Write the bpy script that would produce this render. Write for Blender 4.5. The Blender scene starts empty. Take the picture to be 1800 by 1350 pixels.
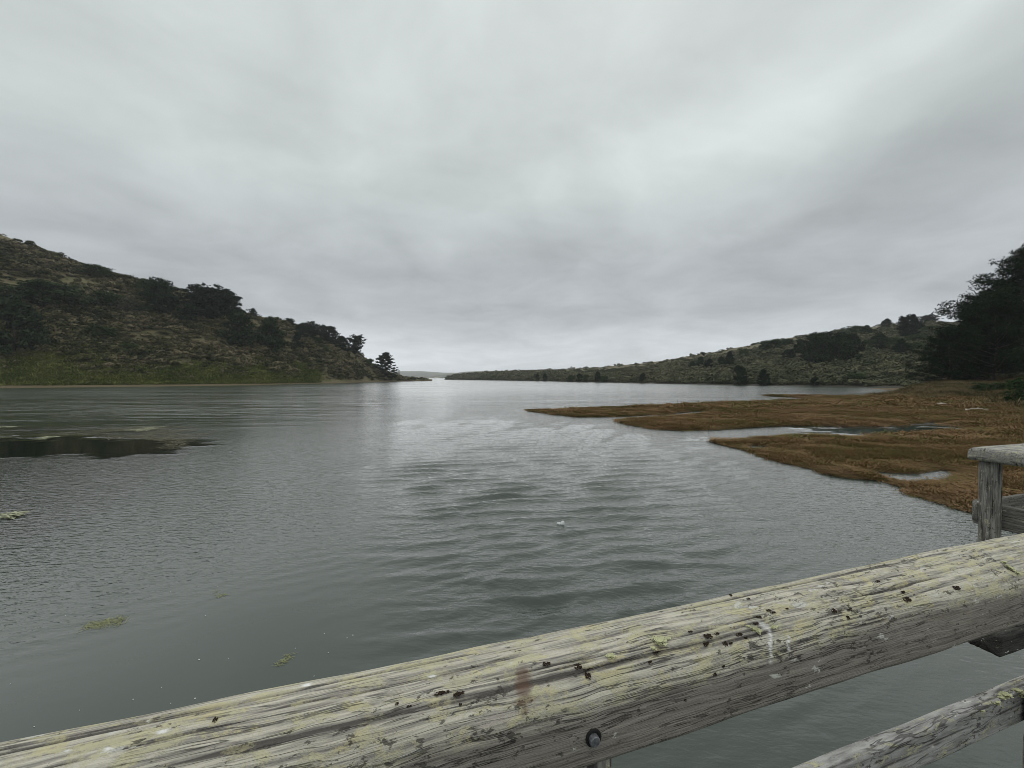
import bpy, math, random
import numpy as np
from math import radians, sin, cos, pi

random.seed(7)
RNG = np.random.default_rng(7)
SC = bpy.context.scene
COL = SC.collection

# ------------------------------------------------------------------ camera
H = 3.5                       # camera height above the water
FPX, CX, CY, HOR = 678.0, 900.0, 675.0, 664.0
PITCH = math.atan((CY - HOR) / FPX)
cam = bpy.data.cameras.new("camera")
cam.sensor_width = 36.0
cam.lens = FPX / 1800.0 * 36.0
cam.clip_start = 0.05
cam.clip_end = 30000.0
camo = bpy.data.objects.new("camera", cam)
COL.objects.link(camo)
camo.location = (0, 0, H)
camo.rotation_euler = (pi / 2 - PITCH, 0, 0)
SC.camera = camo

# ------------------------------------------------------------------ node helper
class NT:
    def __init__(self, nt):
        self.nt = nt
    def __call__(self, typ, ins=None, **props):
        n = self.nt.nodes.new(typ)
        for k, v in props.items():
            setattr(n, k, v)
        for k, v in (ins or {}).items():
            s = n.inputs[k]
            if isinstance(v, bpy.types.NodeSocket):
                self.nt.links.new(v, s)
            elif isinstance(v, bpy.types.Node):
                self.nt.links.new(v.outputs[0], s)
            else:
                s.default_value = v
        return n
    def math(self, op, a, b=0.0, clamp=False):
        return self('ShaderNodeMath', {0: a, 1: b}, operation=op, use_clamp=clamp).outputs[0]
    def vmath(self, op, a, b=(0, 0, 0)):
        return self('ShaderNodeVectorMath', {0: a, 1: b}, operation=op).outputs[0]
    def noise(self, vec, scale, detail=4, rough=0.55, dist=0.0):
        return self('ShaderNodeTexNoise', {'Vector': vec, 'Scale': scale, 'Detail': detail,
                                           'Roughness': rough, 'Distortion': dist}).outputs['Fac']
    def ramp(self, fac, stops, interp='LINEAR'):
        n = self('ShaderNodeValToRGB', {'Fac': fac})
        cr = n.color_ramp
        cr.interpolation = interp
        while len(cr.elements) < len(stops):
            cr.elements.new(0.5)
        for e, (p, c) in zip(cr.elements, stops):
            e.position = p
            e.color = (c, c, c, 1) if isinstance(c, (int, float)) else (*c, 1)
        return n.outputs['Color']
    def mix(self, fac, a, b, blend='MIX'):
        n = self('ShaderNodeMix', data_type='RGBA', blend_type=blend)
        for i, v in ((0, fac), (6, a), (7, b)):
            if isinstance(v, bpy.types.NodeSocket):
                self.nt.links.new(v, n.inputs[i])
            elif i == 0:
                n.inputs[0].default_value = v
            else:
                n.inputs[i].default_value = (v, v, v, 1) if isinstance(v, (int, float)) else (*v, 1)
        return n.outputs[2]
    def sstep(self, x, a, b):
        return self('ShaderNodeMapRange', {0: x, 1: a, 2: b, 3: 0.0, 4: 1.0},
                    interpolation_type='SMOOTHSTEP').outputs[0]

# ------------------------------------------------------------------ world (overcast)
SUN_AZ, SUN_EL = radians(26), radians(64)
world = bpy.data.worlds.new("World")
SC.world = world
world.use_nodes = True
world.node_tree.nodes.clear()
w = NT(world.node_tree)
sky = w('ShaderNodeTexSky', sky_type='NISHITA', sun_disc=False, sun_elevation=SUN_EL,
        sun_rotation=SUN_AZ, air_density=1.0, dust_density=2.0, ozone_density=1.0)
d = w('ShaderNodeTexCoord').outputs['Generated']
sep = w('ShaderNodeSeparateXYZ', {0: d})
dz = w.math('MAXIMUM', sep.outputs[2], 0.0)
zz = w.math('ADD', dz, 0.16)
cp = w('ShaderNodeCombineXYZ', {0: w.math('DIVIDE', sep.outputs[0], zz),
                                1: w.math('DIVIDE', sep.outputs[1], zz), 2: 0.37}).outputs[0]
warp = w('ShaderNodeTexNoise', {'Vector': cp, 'Scale': 0.9, 'Detail': 3.0}).outputs['Color']
cpw = w.vmath('ADD', cp, w.vmath('MULTIPLY', w.vmath('SUBTRACT', warp, (.5, .5, .5)), (.9, .9, .9)))
rot = w('ShaderNodeMapping', {'Vector': cpw, 'Rotation': (0, 0, radians(-38)), 'Scale': (0.55, 0.50, 1.0),
                              'Location': (0.55, 0.33, 0)}).outputs[0]
n1 = w.noise(rot, 1.1, 5, 0.5)                 # broad rolls of stratus
n2 = w.noise(cpw, 1.9, 7, 0.58)                # lumps
n3 = w.noise(cpw, 0.55, 3, 0.5)
cl = w.math('ADD', w.math('MULTIPLY', n1, 0.50), w.math('MULTIPLY', n2, 0.22))
cl = w.math('ADD', cl, w.math('MULTIPLY', n3, 0.28))
cl = w.sstep(cl, 0.30, 0.70)
# thin cloud in front of the sun glows a little
sd = (sin(SUN_AZ) * cos(radians(31)), cos(SUN_AZ) * cos(radians(31)), sin(radians(31)))
dot = w('ShaderNodeVectorMath', {0: d, 1: sd}, operation='DOT_PRODUCT').outputs['Value']
glow = w.sstep(dot, 0.55, 1.0)
elev = w.ramp(sep.outputs[2], [(0.0, 0.72), (0.08, 0.61), (0.15, 0.42), (0.25, 0.40), (0.42, 0.505), (0.7, 0.555), (1.0, 0.555)])
val = w.math('MULTIPLY', elev, w.math('ADD', 0.88, w.math('MULTIPLY', cl, 0.26)))
def lobe(cx, cy, ax, ay, la, lb):
    """soft long opening or thickening in the cloud deck"""
    q = w.vmath('SUBTRACT', cpw, (cx, cy, 0))
    u_ = w('ShaderNodeVectorMath', {0: q, 1: (ax / la, ay / la, 0)}, operation='DOT_PRODUCT').outputs['Value']
    v_ = w('ShaderNodeVectorMath', {0: q, 1: (-ay / lb, ax / lb, 0)}, operation='DOT_PRODUCT').outputs['Value']
    r2_ = w.math('ADD', w.math('MULTIPLY', u_, u_), w.math('MULTIPLY', v_, v_))
    return w.math('POWER', 2.718, w.math('MULTIPLY', r2_, -1.0))
tex = w.math('MULTIPLY', w.math('SUBTRACT', n2, 0.5), 0.21)
val = w.math('ADD', val, tex)
val = w.math('ADD', val, w.math('MULTIPLY', lobe(0.86, 1.00, 0.27, -0.96, 0.60, 0.17), 0.13))
val = w.math('ADD', val, w.math('MULTIPLY', lobe(0.50, 1.40, 0.83, -0.55, 0.45, 0.14), 0.08))
val = w.math('SUBTRACT', val, w.math('MULTIPLY', lobe(1.30, 1.02, 0.12, -0.99, 0.60, 0.20), 0.11))
tint = w.mix(w.sstep(sep.outputs[2], 0.12, 0.5), (0.945, 1.0, 1.045), (0.945, 1.02, 1.0))
cloud = w.mix(1.0, tint, w('ShaderNodeCombineColor', {0: val, 1: val, 2: val}).outputs[0], 'MULTIPLY')
cloud10 = w.vmath('SCALE', cloud)
cloud10.node.inputs['Scale'].default_value = 10.0
skymix = w.mix(0.96, sky.outputs[0], cloud10)
bg = w('ShaderNodeBackground', {'Color': skymix, 'Strength': 0.1})
w('ShaderNodeOutputWorld', {'Surface': bg})

sun = bpy.data.lights.new("sun", 'SUN')
sun.energy = 1.5
sun.angle = radians(160)      # light spread over the whole overcast
sun.color = (1.0, 0.99, 0.97)
suno = bpy.data.objects.new("sun", sun)
COL.objects.link(suno)
suno.rotation_euler = (pi / 2 - SUN_EL, 0, pi - SUN_AZ)

vs = SC.view_settings
vs.view_transform = 'Standard'
vs.look = 'None'
vs.exposure = 0.22
vs.gamma = 1.0
vs.use_curve_mapping = False
SC.cycles.use_denoising = True
SC.cycles.filter_width = 0.9
SC.cycles.max_bounces = 6
SC.cycles.volume_bounces = 0
SC.cycles.transparent_max_bounces = 8

# ------------------------------------------------------------------ maths helpers
_ca, _sa = cos(PITCH), sin(PITCH)

def ray(px, py):
    """pixel of the 1800x1350 photograph -> (sideways, upward) slope per metre forward"""
    X = (np.asarray(px, float) - CX) / FPX
    Y = -(np.asarray(py, float) - CY) / FPX
    f = _ca + Y * _sa
    return X / f, (Y * _ca - _sa) / f

def on_plane(px, py, z=0.0):
    t, s = ray(px, py)
    D = (z - H) / s
    return np.stack([t * D, D], -1)

def project(P):
    P = np.asarray(P, float)
    y = P[..., 1]; z = P[..., 2] - H
    f = y * _ca - z * _sa
    u = y * _sa + z * _ca
    return CX + FPX * P[..., 0] / f, CY - FPX * u / f

def smooth(x, a, b):
    t = np.clip((np.asarray(x, float) - a) / (b - a), 0, 1)
    return t * t * (3 - 2 * t)

def _hash(i, j, k, seed):
    h = (i.astype(np.int64) * 374761393 + j.astype(np.int64) * 668265263 + k.astype(np.int64) * 2147483647 + seed * 974634777)
    h = (h ^ (h >> 13)) * 1274126177
    h = h ^ (h >> 16)
    return (h & 0xFFFFFF) / float(0xFFFFFF)

def vnoise(x, y, z=None, seed=0):
    x = np.asarray(x, float); y = np.asarray(y, float)
    z = np.zeros_like(x) if z is None else np.asarray(z, float)
    xi, yi, zi = np.floor(x), np.floor(y), np.floor(z)
    fx, fy, fz = x - xi, y - yi, z - zi
    fx, fy, fz = (f * f * (3 - 2 * f) for f in (fx, fy, fz))
    xi, yi, zi = xi.astype(np.int64), yi.astype(np.int64), zi.astype(np.int64)
    r = 0
    for dx in (0, 1):
        for dy in (0, 1):
            for dk in (0, 1):
                wgt = (fx if dx else 1 - fx) * (fy if dy else 1 - fy) * (fz if dk else 1 - fz)
                r = r + wgt * _hash(xi + dx, yi + dy, zi + dk, seed)
    return r

def fbm(x, y, z=None, octaves=4, seed=0, gain=0.5):
    a, s, tot, f = 1.0, 0, 0, 1.0
    x = np.asarray(x, float)
    for o in range(octaves):
        s = s + a * vnoise(x * f, np.asarray(y) * f, None if z is None else np.asarray(z) * f, seed + o * 17)
        tot += a
        a *= gain
        f *= 2.03
    return s / tot

# ------------------------------------------------------------------ mesh helpers
def mesh_np(name, V, F, mat=None, shade=True, attrs=None):
    V = np.asarray(V, np.float32).reshape(-1, 3)
    F = np.asarray(F, np.int32)
    k = F.shape[1]
    me = bpy.data.meshes.new(name)
    me.vertices.add(len(V))
    me.vertices.foreach_set("co", V.ravel())
    me.loops.add(F.size)
    me.loops.foreach_set("vertex_index", F.ravel())
    me.polygons.add(len(F))
    me.polygons.foreach_set("loop_start", np.arange(0, F.size, k, dtype=np.int32))
    me.polygons.foreach_set("use_smooth", np.full(len(F), shade, bool))
    for an, av in (attrs or {}).items():
        at = me.attributes.new(an, 'FLOAT', 'POINT')
        at.data.foreach_set("value", np.asarray(av, np.float32).ravel())
    me.update(calc_edges=True)
    me.validate()
    if mat:
        me.materials.append(mat)
    return me

def grid_faces(nu, nv, wrap_v=False, base=0):
    i = np.arange(nu - 1)[:, None]
    j = np.arange(nv if wrap_v else nv - 1)[None, :]
    j2 = (j + 1) % nv
    a = i * nv + j; b = (i + 1) * nv + j; c = (i + 1) * nv + j2; e = i * nv + j2
    return np.stack(np.broadcast_arrays(a, b, c, e), -1).reshape(-1, 4) + base

def link(name, me, parent=None, loc=None, rotz=None, label=None, cat=None, group=None, kind=None):
    o = bpy.data.objects.new(name, me)
    COL.objects.link(o)
    o.parent = parent
    if loc is not None: o.location = loc
    if rotz is not None: o.rotation_euler = (0, 0, rotz)
    if label: o['label'] = label
    if cat: o['category'] = cat
    if group: o['group'] = group
    if kind: o['kind'] = kind
    return o

def tube(path, radii, nseg=8, cap=True):
    """tapered tube along a list of points -> V, F(quads)"""
    P = np.asarray(path, float); R = np.asarray(radii, float)
    n = len(P)
    T = np.gradient(P, axis=0)
    T /= np.linalg.norm(T, axis=1, keepdims=True) + 1e-9
    ref = np.array([0.31, 0.17, 0.93]) if abs(T[0, 2]) < 0.9 else np.array([1.0, 0.1, 0])
    A = np.cross(T, ref); A /= np.linalg.norm(A, axis=1, keepdims=True) + 1e-9
    B = np.cross(T, A)
    an = np.linspace(0, 2 * pi, nseg, endpoint=False)
    V = P[:, None] + R[:, None, None] * (np.cos(an)[None, :, None] * A[:, None] + np.sin(an)[None, :, None] * B[:, None])
    V = V.reshape(-1, 3)
    F = grid_faces(n, nseg, True)
    if cap:
        V = np.vstack([V, P[0], P[-1]])
        j = np.arange(nseg); j2 = (j + 1) % nseg
        c0 = np.stack([j, j2, np.full(nseg, n * nseg), np.full(nseg, n * nseg)], -1)
        c1 = np.stack([(n - 1) * nseg + j2, (n - 1) * nseg + j, np.full(nseg, n * nseg + 1), np.full(nseg, n * nseg + 1)], -1)
        F = np.vstack([F, c0, c1])
    return V, F

def join(parts):
    Vs, Fs, b = [], [], 0
    for V, F in parts:
        Vs.append(V); Fs.append(F + b); b += len(V)
    return np.vstack(Vs), np.vstack(Fs)

def fix_tri(F):
    """quads whose last two indices agree are triangles; split everything to triangles"""
    q = F[F[:, 2] != F[:, 3]]
    t = F[F[:, 2] == F[:, 3]][:, :3]
    return np.vstack([t, q[:, [0, 1, 2]], q[:, [0, 2, 3]]])

def unit(v):
    return v / (np.linalg.norm(v, axis=-1, keepdims=True) + 1e-9)

def leaf_quads(C, size, rng, zsq=1.0, aspect=0.5, out=None, nrm=None, jit=0.55):
    """one small four-sided leaf spray at each centre"""
    n = len(C)
    a = rng.normal(size=(n, 3)); a[:, 2] *= zsq
    if out is not None:
        a = a * 0.55 + out * 1.2
    a = unit(a)
    b = unit(np.cross(a, rng.normal(size=(n, 3))))
    if nrm is not None:
        nn = unit(unit(nrm) + rng.normal(size=(n, 3)) * jit)
        a = unit(np.cross(nn, rng.normal(size=(n, 3))))
        b = np.cross(nn, a)
    s = np.asarray(size).reshape(-1, 1) * np.ones((n, 1))
    V = np.stack([C - a * s, C + b * s * aspect, C + a * s, C - b * s * aspect], 1).reshape(-1, 3)
    F = np.arange(4 * n).reshape(n, 4)
    return V, F

# ------------------------------------------------------------------ materials
def mat(name):
    m = bpy.data.materials.new(name)
    m.use_nodes = True
    m.node_tree.nodes.clear()
    return m, NT(m.node_tree)

def finish(n, color, rough=0.9, normal=None, spec=0.3, **kw):
    ins = {'Base Color': color if isinstance(color, bpy.types.NodeSocket) else (*color, 1),
           'Roughness': rough, 'Specular IOR Level': spec}
    if normal is not None: ins['Normal'] = normal
    ins.update(kw)
    p = n('ShaderNodeBsdfPrincipled', ins)
    n('ShaderNodeOutputMaterial', {'Surface': p})

def bump(n, h, dist, strength=1.0, normal=None):
    ins = {'Height': h, 'Distance': dist, 'Strength': strength}
    if normal is not None: ins['Normal'] = normal
    return n('ShaderNodeBump', ins).outputs[0]

def pos(n):
    return n('ShaderNodeNewGeometry').outputs['Position']

def foliage_mat(name, dark, mid, lite, nscale, rnd=0.35):
    """leaf colours drift from plant to plant and over the ground"""
    m, n = mat(name)
    f = n.noise(pos(n), nscale, 5, 0.72)
    r = n('ShaderNodeObjectInfo').outputs['Random']
    f = n.math('ADD', n.math('MULTIPLY', n.math('SUBTRACT', f, 0.5), 2.2), n.math('MULTIPLY', r, rnd * 2))
    f = n.math('ADD', f, 0.5 - rnd)
    c = n.ramp(f, [(0.15, dark), (0.5, mid), (0.85, lite)])
    finish(n, c, 0.9, spec=0.05)
    return m

def rng_of(seed):
    return np.random.default_rng(seed)

M_WATER, n = mat("water")
P_ = pos(n)
at_r = n('ShaderNodeAttribute', attribute_name='ripple').outputs['Fac']
at_f = n('ShaderNodeAttribute', attribute_name='far').outputs['Fac']
v1 = n('ShaderNodeMapping', {'Vector': P_, 'Rotation': (0, 0, radians(-16)), 'Scale': (3.6, 9.5, 1)}).outputs[0]
v2 = n('ShaderNodeMapping', {'Vector': P_, 'Rotation': (0, 0, radians(24)), 'Scale': (9, 22, 1)}).outputs[0]
v3 = n('ShaderNodeMapping', {'Vector': P_, 'Rotation': (0, 0, radians(8)), 'Scale': (0.55, 1.5, 1)}).outputs[0]
r1 = n.noise(v1, 1.0, 3, 0.5, 0.4)
r2 = n.noise(v2, 1.0, 2, 0.5, 0.3)
r3 = n.noise(v3, 1.0, 4, 0.6, 0.3)
hh = n.math('ADD', n.math('MULTIPLY', r1, n.math('MULTIPLY', at_r, 0.030)), n.math('MULTIPLY', r2, n.math('MULTIPLY', at_r, 0.013)))
v4 = n('ShaderNodeMapping', {'Vector': P_, 'Rotation': (0, 0, radians(6)), 'Scale': (0.02, 0.14, 1)}).outputs[0]
gust = n.sstep(n.noise(v4, 1.0, 4, 0.6, 0.4), 0.36, 0.64)
hh = n.math('ADD', hh, n.math('MULTIPLY', r3, n.math('MULTIPLY', at_f, n.math('ADD', 0.05, n.math('MULTIPLY', gust, 0.09)))))
v5 = n('ShaderNodeMapping', {'Vector': P_, 'Rotation': (0, 0, radians(-10)), 'Scale': (0.10, 0.34, 1)}).outputs[0]
hh = n.math('ADD', hh, n.math('MULTIPLY', n.noise(v5, 1.0, 3, 0.6, 0.3), n.math('MULTIPLY', at_f, 0.30)))
nb = bump(n, hh, 1.0)
murk = n.noise(P_, 0.12, 3)
wc = n.mix(murk, (0.023, 0.034, 0.026), (0.032, 0.044, 0.035))
# dark weed under the shallow water on the left
at_w = n('ShaderNodeAttribute', attribute_name='weed').outputs['Fac']
wc = n.mix(at_w, wc, (0.008, 0.011, 0.007))
at_g = n('ShaderNodeAttribute', attribute_name='rough').outputs['Fac']     # waves too small to see far off
rg = n.math('ADD', 0.035, n.math('MULTIPLY', at_g, n.math('ADD', 0.11, n.math('MULTIPLY', gust, 0.05))))
finish(n, wc, rg, nb, spec=0.5, IOR=1.43)

def terrain_mat(name, a, b, c, shore, shore_z, sc=0.08):
    m, n = mat(name)
    p = pos(n)
    f = n.noise(p, sc, 5, 0.6)
    g = n.noise(p, sc * 9, 5, 0.65)
    col = n.ramp(n.math('ADD', n.math('MULTIPLY', f, 0.65), n.math('MULTIPLY', g, 0.35)), [(0.35, a), (0.5, b), (0.64, c)])
    z = n('ShaderNodeSeparateXYZ', {0: p}).outputs[2]
    zn = n.math('ADD', z, n.math('MULTIPLY', n.math('SUBTRACT', g, 0.5), 1.6))
    col = n.mix(n.sstep(zn, shore_z, shore_z + 0.5), shore, col)
    finish(n, col, 0.95, bump(n, g, 0.6), spec=0.1)
    return m

M_HILL_L = terrain_mat("hill_soil_scrub", (0.074, 0.074, 0.034), (0.108, 0.098, 0.052), (0.175, 0.150, 0.095), (0.105, 0.086, 0.050), 0.75)
M_HILL_R = terrain_mat("hill_grass_scrub", (0.080, 0.074, 0.044), (0.110, 0.098, 0.060), (0.165, 0.138, 0.09), (0.05, 0.045, 0.036), 0.6)
M_HILL_F, n = mat("far_hill_grass")
f = n.noise(pos(n), 0.004, 5, 0.6)
z = n('ShaderNodeSeparateXYZ', {0: pos(n)}).outputs[2]
cliff = n.math('MULTIPLY', n.sstep(n.noise(pos(n), 0.012, 3), 0.52, 0.60), n.math('SUBTRACT', 1.0, n.sstep(z, 7, 12)))
finish(n, n.mix(cliff, n.ramp(f, [(0.35, (0.05, 0.055, 0.035)), (0.65, (0.11, 0.10, 0.065))]), (0.42, 0.38, 0.30)), 0.95, spec=0.1)

M_SCRUB = foliage_mat("coyote_brush_leaf", (0.030, 0.036, 0.014), (0.076, 0.074, 0.033), (0.165, 0.140, 0.085), 0.03, 0.50)
M_SCRUB_R = foliage_mat("far_brush_leaf", (0.050, 0.058, 0.030), (0.080, 0.084, 0.046), (0.122, 0.114, 0.070), 0.02, 0.4)
M_MEADOW = foliage_mat("meadow_leaf", (0.055, 0.074, 0.018), (0.105, 0.128, 0.032), (0.155, 0.158, 0.050), 0.05, 0.25)
M_PICKLE = foliage_mat("marsh_pickleweed", (0.105, 0.102, 0.036), (0.155, 0.092, 0.042), (0.225, 0.148, 0.082), 0.14, 0.42)
M_DRYGRASS = foliage_mat("dry_bank_grass", (0.05, 0.048, 0.02), (0.13, 0.10, 0.05), (0.20, 0.16, 0.09), 0.12, 0.35)
M_NEEDLE = foliage_mat("conifer_needle", (0.009, 0.016, 0.008), (0.016, 0.026, 0.013), (0.028, 0.042, 0.020), 0.3, 0.25)
M_NEEDLE_FG = foliage_mat("dark_pine_needle", (0.006, 0.012, 0.005), (0.010, 0.019, 0.008), (0.020, 0.032, 0.014), 0.35, 0.1)
M_BUSH = foliage_mat("broad_bush_leaf", (0.020, 0.036, 0.013), (0.036, 0.058, 0.020), (0.056, 0.078, 0.030), 0.2, 0.25)
M_BUSH_GREY = foliage_mat("grey_bush_leaf", (0.045, 0.050, 0.032), (0.070, 0.070, 0.046), (0.095, 0.090, 0.062), 0.3, 0.2)
M_BUSH_GREEN = foliage_mat("green_bush_leaf", (0.012, 0.026, 0.009), (0.022, 0.044, 0.014), (0.036, 0.062, 0.022), 0.8, 0.1)

M_BARK, n = mat("bark")
finish(n, n.ramp(n.noise(pos(n), 3.0, 4), [(0.3, (0.025, 0.02, 0.016)), (0.7, (0.07, 0.058, 0.045))]), 0.95, spec=0.1)

# ------------------------------------------------------------------ water
def spectrum(rng, ncomp, l0, l1, dir0, spread, slope):
    lam = np.exp(rng.uniform(math.log(l0), math.log(l1), ncomp))
    th = dir0 + rng.normal(size=ncomp) * spread
    k = 2 * pi / lam
    s = np.full(ncomp, slope / math.sqrt(ncomp / 2))
    return lam, k * np.cos(th), k * np.sin(th), s / k, rng.uniform(0, 2 * pi, ncomp)

def wave_masks(X, Y):
    R = np.hypot(X, Y)
    t = X / np.maximum(Y, 0.5)
    wob = (fbm(X * 0.22, Y * 0.22, seed=5) - 0.5)
    tw = t + wob * 0.5
    near = 1 - smooth(R, 18, 60)
    chop = smooth(tw, -0.55, 0.0) * (1 - smooth(tw, 0.42, 0.85))
    chop = chop * (0.10 + 0.90 * smooth(R, 4.2, 6.4))
    chop = np.maximum(chop, 0.55 * smooth(R, 16, 40) * smooth(tw, -0.9, -0.3) * (1 - smooth(tw, 0.35, 0.9)))
    patch = 0.70 + 0.45 * smooth(fbm(X * 0.35 + 9, Y * 0.5, seed=31), 0.34, 0.62)
    chop = chop * patch
    # small ripples everywhere but the still corner close in on the left
    still = (1 - smooth(tw, -0.55, -0.10)) * (1 - smooth(R, 6.6, 8.8))
    still = np.maximum(still, 0.85 * (1 - smooth(tw, -0.25, 0.1)) * (1 - smooth(R, 3.6, 5.2)))
    rip = 1 - 0.97 * still
    return chop, rip, near

def build_water():
    ang = np.concatenate([np.linspace(-pi, -1.10, 30, endpoint=False),
                          np.linspace(-1.10, 1.10, 800, endpoint=False),
                          np.linspace(1.10, pi, 30)])
    rad = np.concatenate([np.linspace(0.4, 2.2, 8, endpoint=False),
                          np.exp(np.linspace(math.log(2.2), math.log(70), 520, endpoint=False)),
                          np.exp(np.linspace(math.log(70), math.log(6000), 130))])
    A, R = np.meshgrid(ang, rad, indexing='ij')
    X, Y = np.sin(A) * R, np.cos(A) * R
    chop, rip, near = wave_masks(X, Y)
    slick = slick_mask(X, Y)
    rng = rng_of(11)
    step = np.maximum(R * 0.0056, 0.01)
    Z = np.zeros_like(X)
    # gentle warp keeps crests from being straight
    wx = (fbm(X * 0.5, Y * 0.5, seed=3) - 0.5) * 0.5
    wy = (fbm(X * 0.5 + 50, Y * 0.5, seed=4) - 0.5) * 0.5
    lam, kx, ky, am, ph = (np.concatenate(q) for q in zip(spectrum(rng, 20, 0.44, 0.85, radians(-76), 0.17, 0.165), spectrum(rng, 26, 0.17, 0.38, radians(-76), 0.24, 0.14)))
    for i in range(46):
        fade = smooth(lam[i] / step, 3, 8)
        Z += chop * am[i] * fade * np.sin(kx[i] * (X + wx) + ky[i] * (Y + wy) + ph[i])
    Z = Z + np.where(Z > 0, Z * Z * 9.0, Z * 0.0)          # sharper crests
    lam, kx, ky, am, ph = spectrum(rng, 20, 0.16, 0.42, radians(-72), 0.36, 0.085)
    for i in range(20):
        fade = smooth(lam[i] / step, 3, 8)
        Z += (rip * (0.55 + 0.6 * np.clip(chop, 0, 1)) * (1 - slick)) * am[i] * fade * np.sin(kx[i] * (X + wx * .3) + ky[i] * (Y + wy * .3) + ph[i])
    Z *= 1 - smooth(R, 45, 75)
    V = np.stack([X, Y, Z], -1)
    F = grid_faces(len(ang), len(rad))[:, ::-1]
    ripple = (rip * (0.22 + 0.50 * np.clip(chop, 0, 1) + 0.40 * smooth(R, 6, 12)) + 0.012) * (1 - 0.93 * slick)
    ripple = ripple * (1 - 0.50 * smooth(R, 12, 50)) * (1 - 0.5 * smooth(R, 50, 120))
    far = smooth(R, 22, 60) * (0.7 + 0.5 * smooth(R, 60, 200)) * (1 - 0.9 * slick)
    far = far * (1 + 0.7 * (1 - smooth(X / np.maximum(Y, 1), -0.7, -0.2)))
    shoal = signed(SHOAL, X, Y)
    weed = np.maximum(slick * (X < 0), 0.78 * smooth(shoal + 3.0 * (fbm(X * 0.3, Y * 0.3, seed=61) - 0.5) * smooth(R, 4, 20), -1.2, 2.2))
    me = mesh_np("water", V, F, M_WATER, True, {'ripple': ripple, 'far': far, 'weed': weed, 'rough': smooth(R, 15, 160) * (1 - slick)})
    link("water", me, kind='structure')
    return

def slick_mask(X, Y):
    """still water held down by the eelgrass bed on the left, and the marsh channel"""
    m = np.zeros_like(X)
    for (pl, soft) in ((SLICK, 1.3), (CHANNEL, 1.5)):
        sdv = signed(pl, X, Y) + (fbm(X * 0.5, Y * 1.4, octaves=4, seed=66) - 0.5) * soft * 3.0
        m = np.maximum(m, smooth(sdv, -soft, soft * 0.4))
    return m

def signed(poly, X, Y):
    """signed distance to a polygon (positive inside)"""
    shp = np.shape(X)
    x = np.ravel(X).astype(float); y = np.ravel(Y).astype(float)
    best = np.full(x.shape, 1e9); inside = np.zeros(x.shape, bool)
    n = len(poly)
    for i in range(n):
        x0, y0 = poly[i]; x1, y1 = poly[(i + 1) % n]
        dx, dy = x1 - x0, y1 - y0
        t = np.clip(((x - x0) * dx + (y - y0) * dy) / (dx * dx + dy * dy + 1e-12), 0, 1)
        best = np.minimum(best, np.hypot(x - x0 - t * dx, y - y0 - t * dy))
        c = ((y0 > y) != (y1 > y))
        xi = x0 + (y - y0) * dx / (dy if abs(dy) > 1e-12 else 1e-12)
        inside ^= c & (x < xi)
    return np.where(inside, best, -best).reshape(shp)

def px_poly(pts, z=0.0):
    a = np.array(pts, float)
    return on_plane(a[:, 0], a[:, 1], z)

SLICK = px_poly([(-160, 768), (60, 771), (180, 769), (260, 772), (335, 781), (300, 793), (150, 800), (0, 806), (-160, 808)])
CHANNEL = px_poly([(1410, 752), (1480, 751), (1550, 752), (1640, 746), (1700, 750), (1690, 760), (1610, 764), (1540, 764), (1440, 764)])
SHOAL = px_poly([(-500, 748), (120, 748), (300, 752), (380, 770), (330, 840), (240, 900), (120, 965), (-100, 1010), (-500, 1030)])
build_water()

# ------------------------------------------------------------------ hills
class Hill:
    def __init__(self, name, shore, crest, depth, material, ns, nd, amp, seed, bench=0.06, nscale=0.02, power=1.0, beach=0.75):
        self.beach = beach
        sh = np.array(shore, float); cr = np.array(crest, float); dp = np.array(depth, float)
        t0, s0 = ray(sh[:, 0], sh[:, 1])
        self.ts, self.D0s = t0, -H / s0
        self.tc, self.sl = ray(cr[:, 0], cr[:, 1])
        self.td, _ = ray(dp[:, 0], np.full(len(dp), HOR)); self.dp = dp[:, 1]
        self.seed, self.amp, self.bench, self.nsc, self.pw = seed, amp, bench, nscale, power
        self.tmin, self.tmax = min(t0[0], t0[-1]), max(t0[0], t0[-1])
        T = np.linspace(self.tmin, self.tmax, nd)
        S = np.concatenate([np.linspace(-0.12, 1.0, ns), np.linspace(1.03, 2.2, 24)])
        TT, SS = np.meshgrid(T, S, indexing='ij')
        V = self.xyz(TT, SS)
        me = mesh_np(name, V, grid_faces(nd, len(S))[:, ::-1], material, True)
        self.obj = link(name, me, kind='structure')
    def D(self, t, s):
        return np.interp(t, self.ts, self.D0s) + s * np.interp(t, self.td, self.dp)
    def xyz(self, t, s):
        t = np.asarray(t, float); s = np.asarray(s, float)
        D = self.D(t, s)
        D1 = self.D(t, 1.0)
        hr = H + D1 * np.interp(t, self.tc, self.sl)
        q = np.clip((s - self.bench) / (1 - self.bench), 0, 1)
        prof = q ** self.pw
        x = t * D
        nz = fbm(x * self.nsc, D * self.nsc, octaves=5, seed=self.seed) - 0.5
        h = hr * prof + nz * self.amp * hr * np.sin(np.clip(q, 0, 1) * pi * 0.97) \
            + (fbm(x * 0.11, D * 0.11, octaves=3, seed=self.seed + 40) - 0.5) * 1.3 * smooth(q, 0.0, 0.2)
        h = np.where(s > 1, hr - (s - 1) * hr * 0.75, h)
        sh = np.clip((s / self.bench), -2, 1)
        h = h + np.where(sh > 0, self.beach * np.sqrt(np.clip(sh, 0, 1)), sh * 0.9)
        return np.stack([x, D, h], -1)
    def place(self, px, py):
        t, _ = ray(px, py)
        s = np.linspace(0.0, 1.0, 260)
        P = self.xyz(np.full_like(s, t), s)
        _, yy = project(P)
        k = np.nonzero(yy <= py)[0]
        i = k[0] if len(k) else int(np.argmin(yy))
        return P[i]

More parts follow.
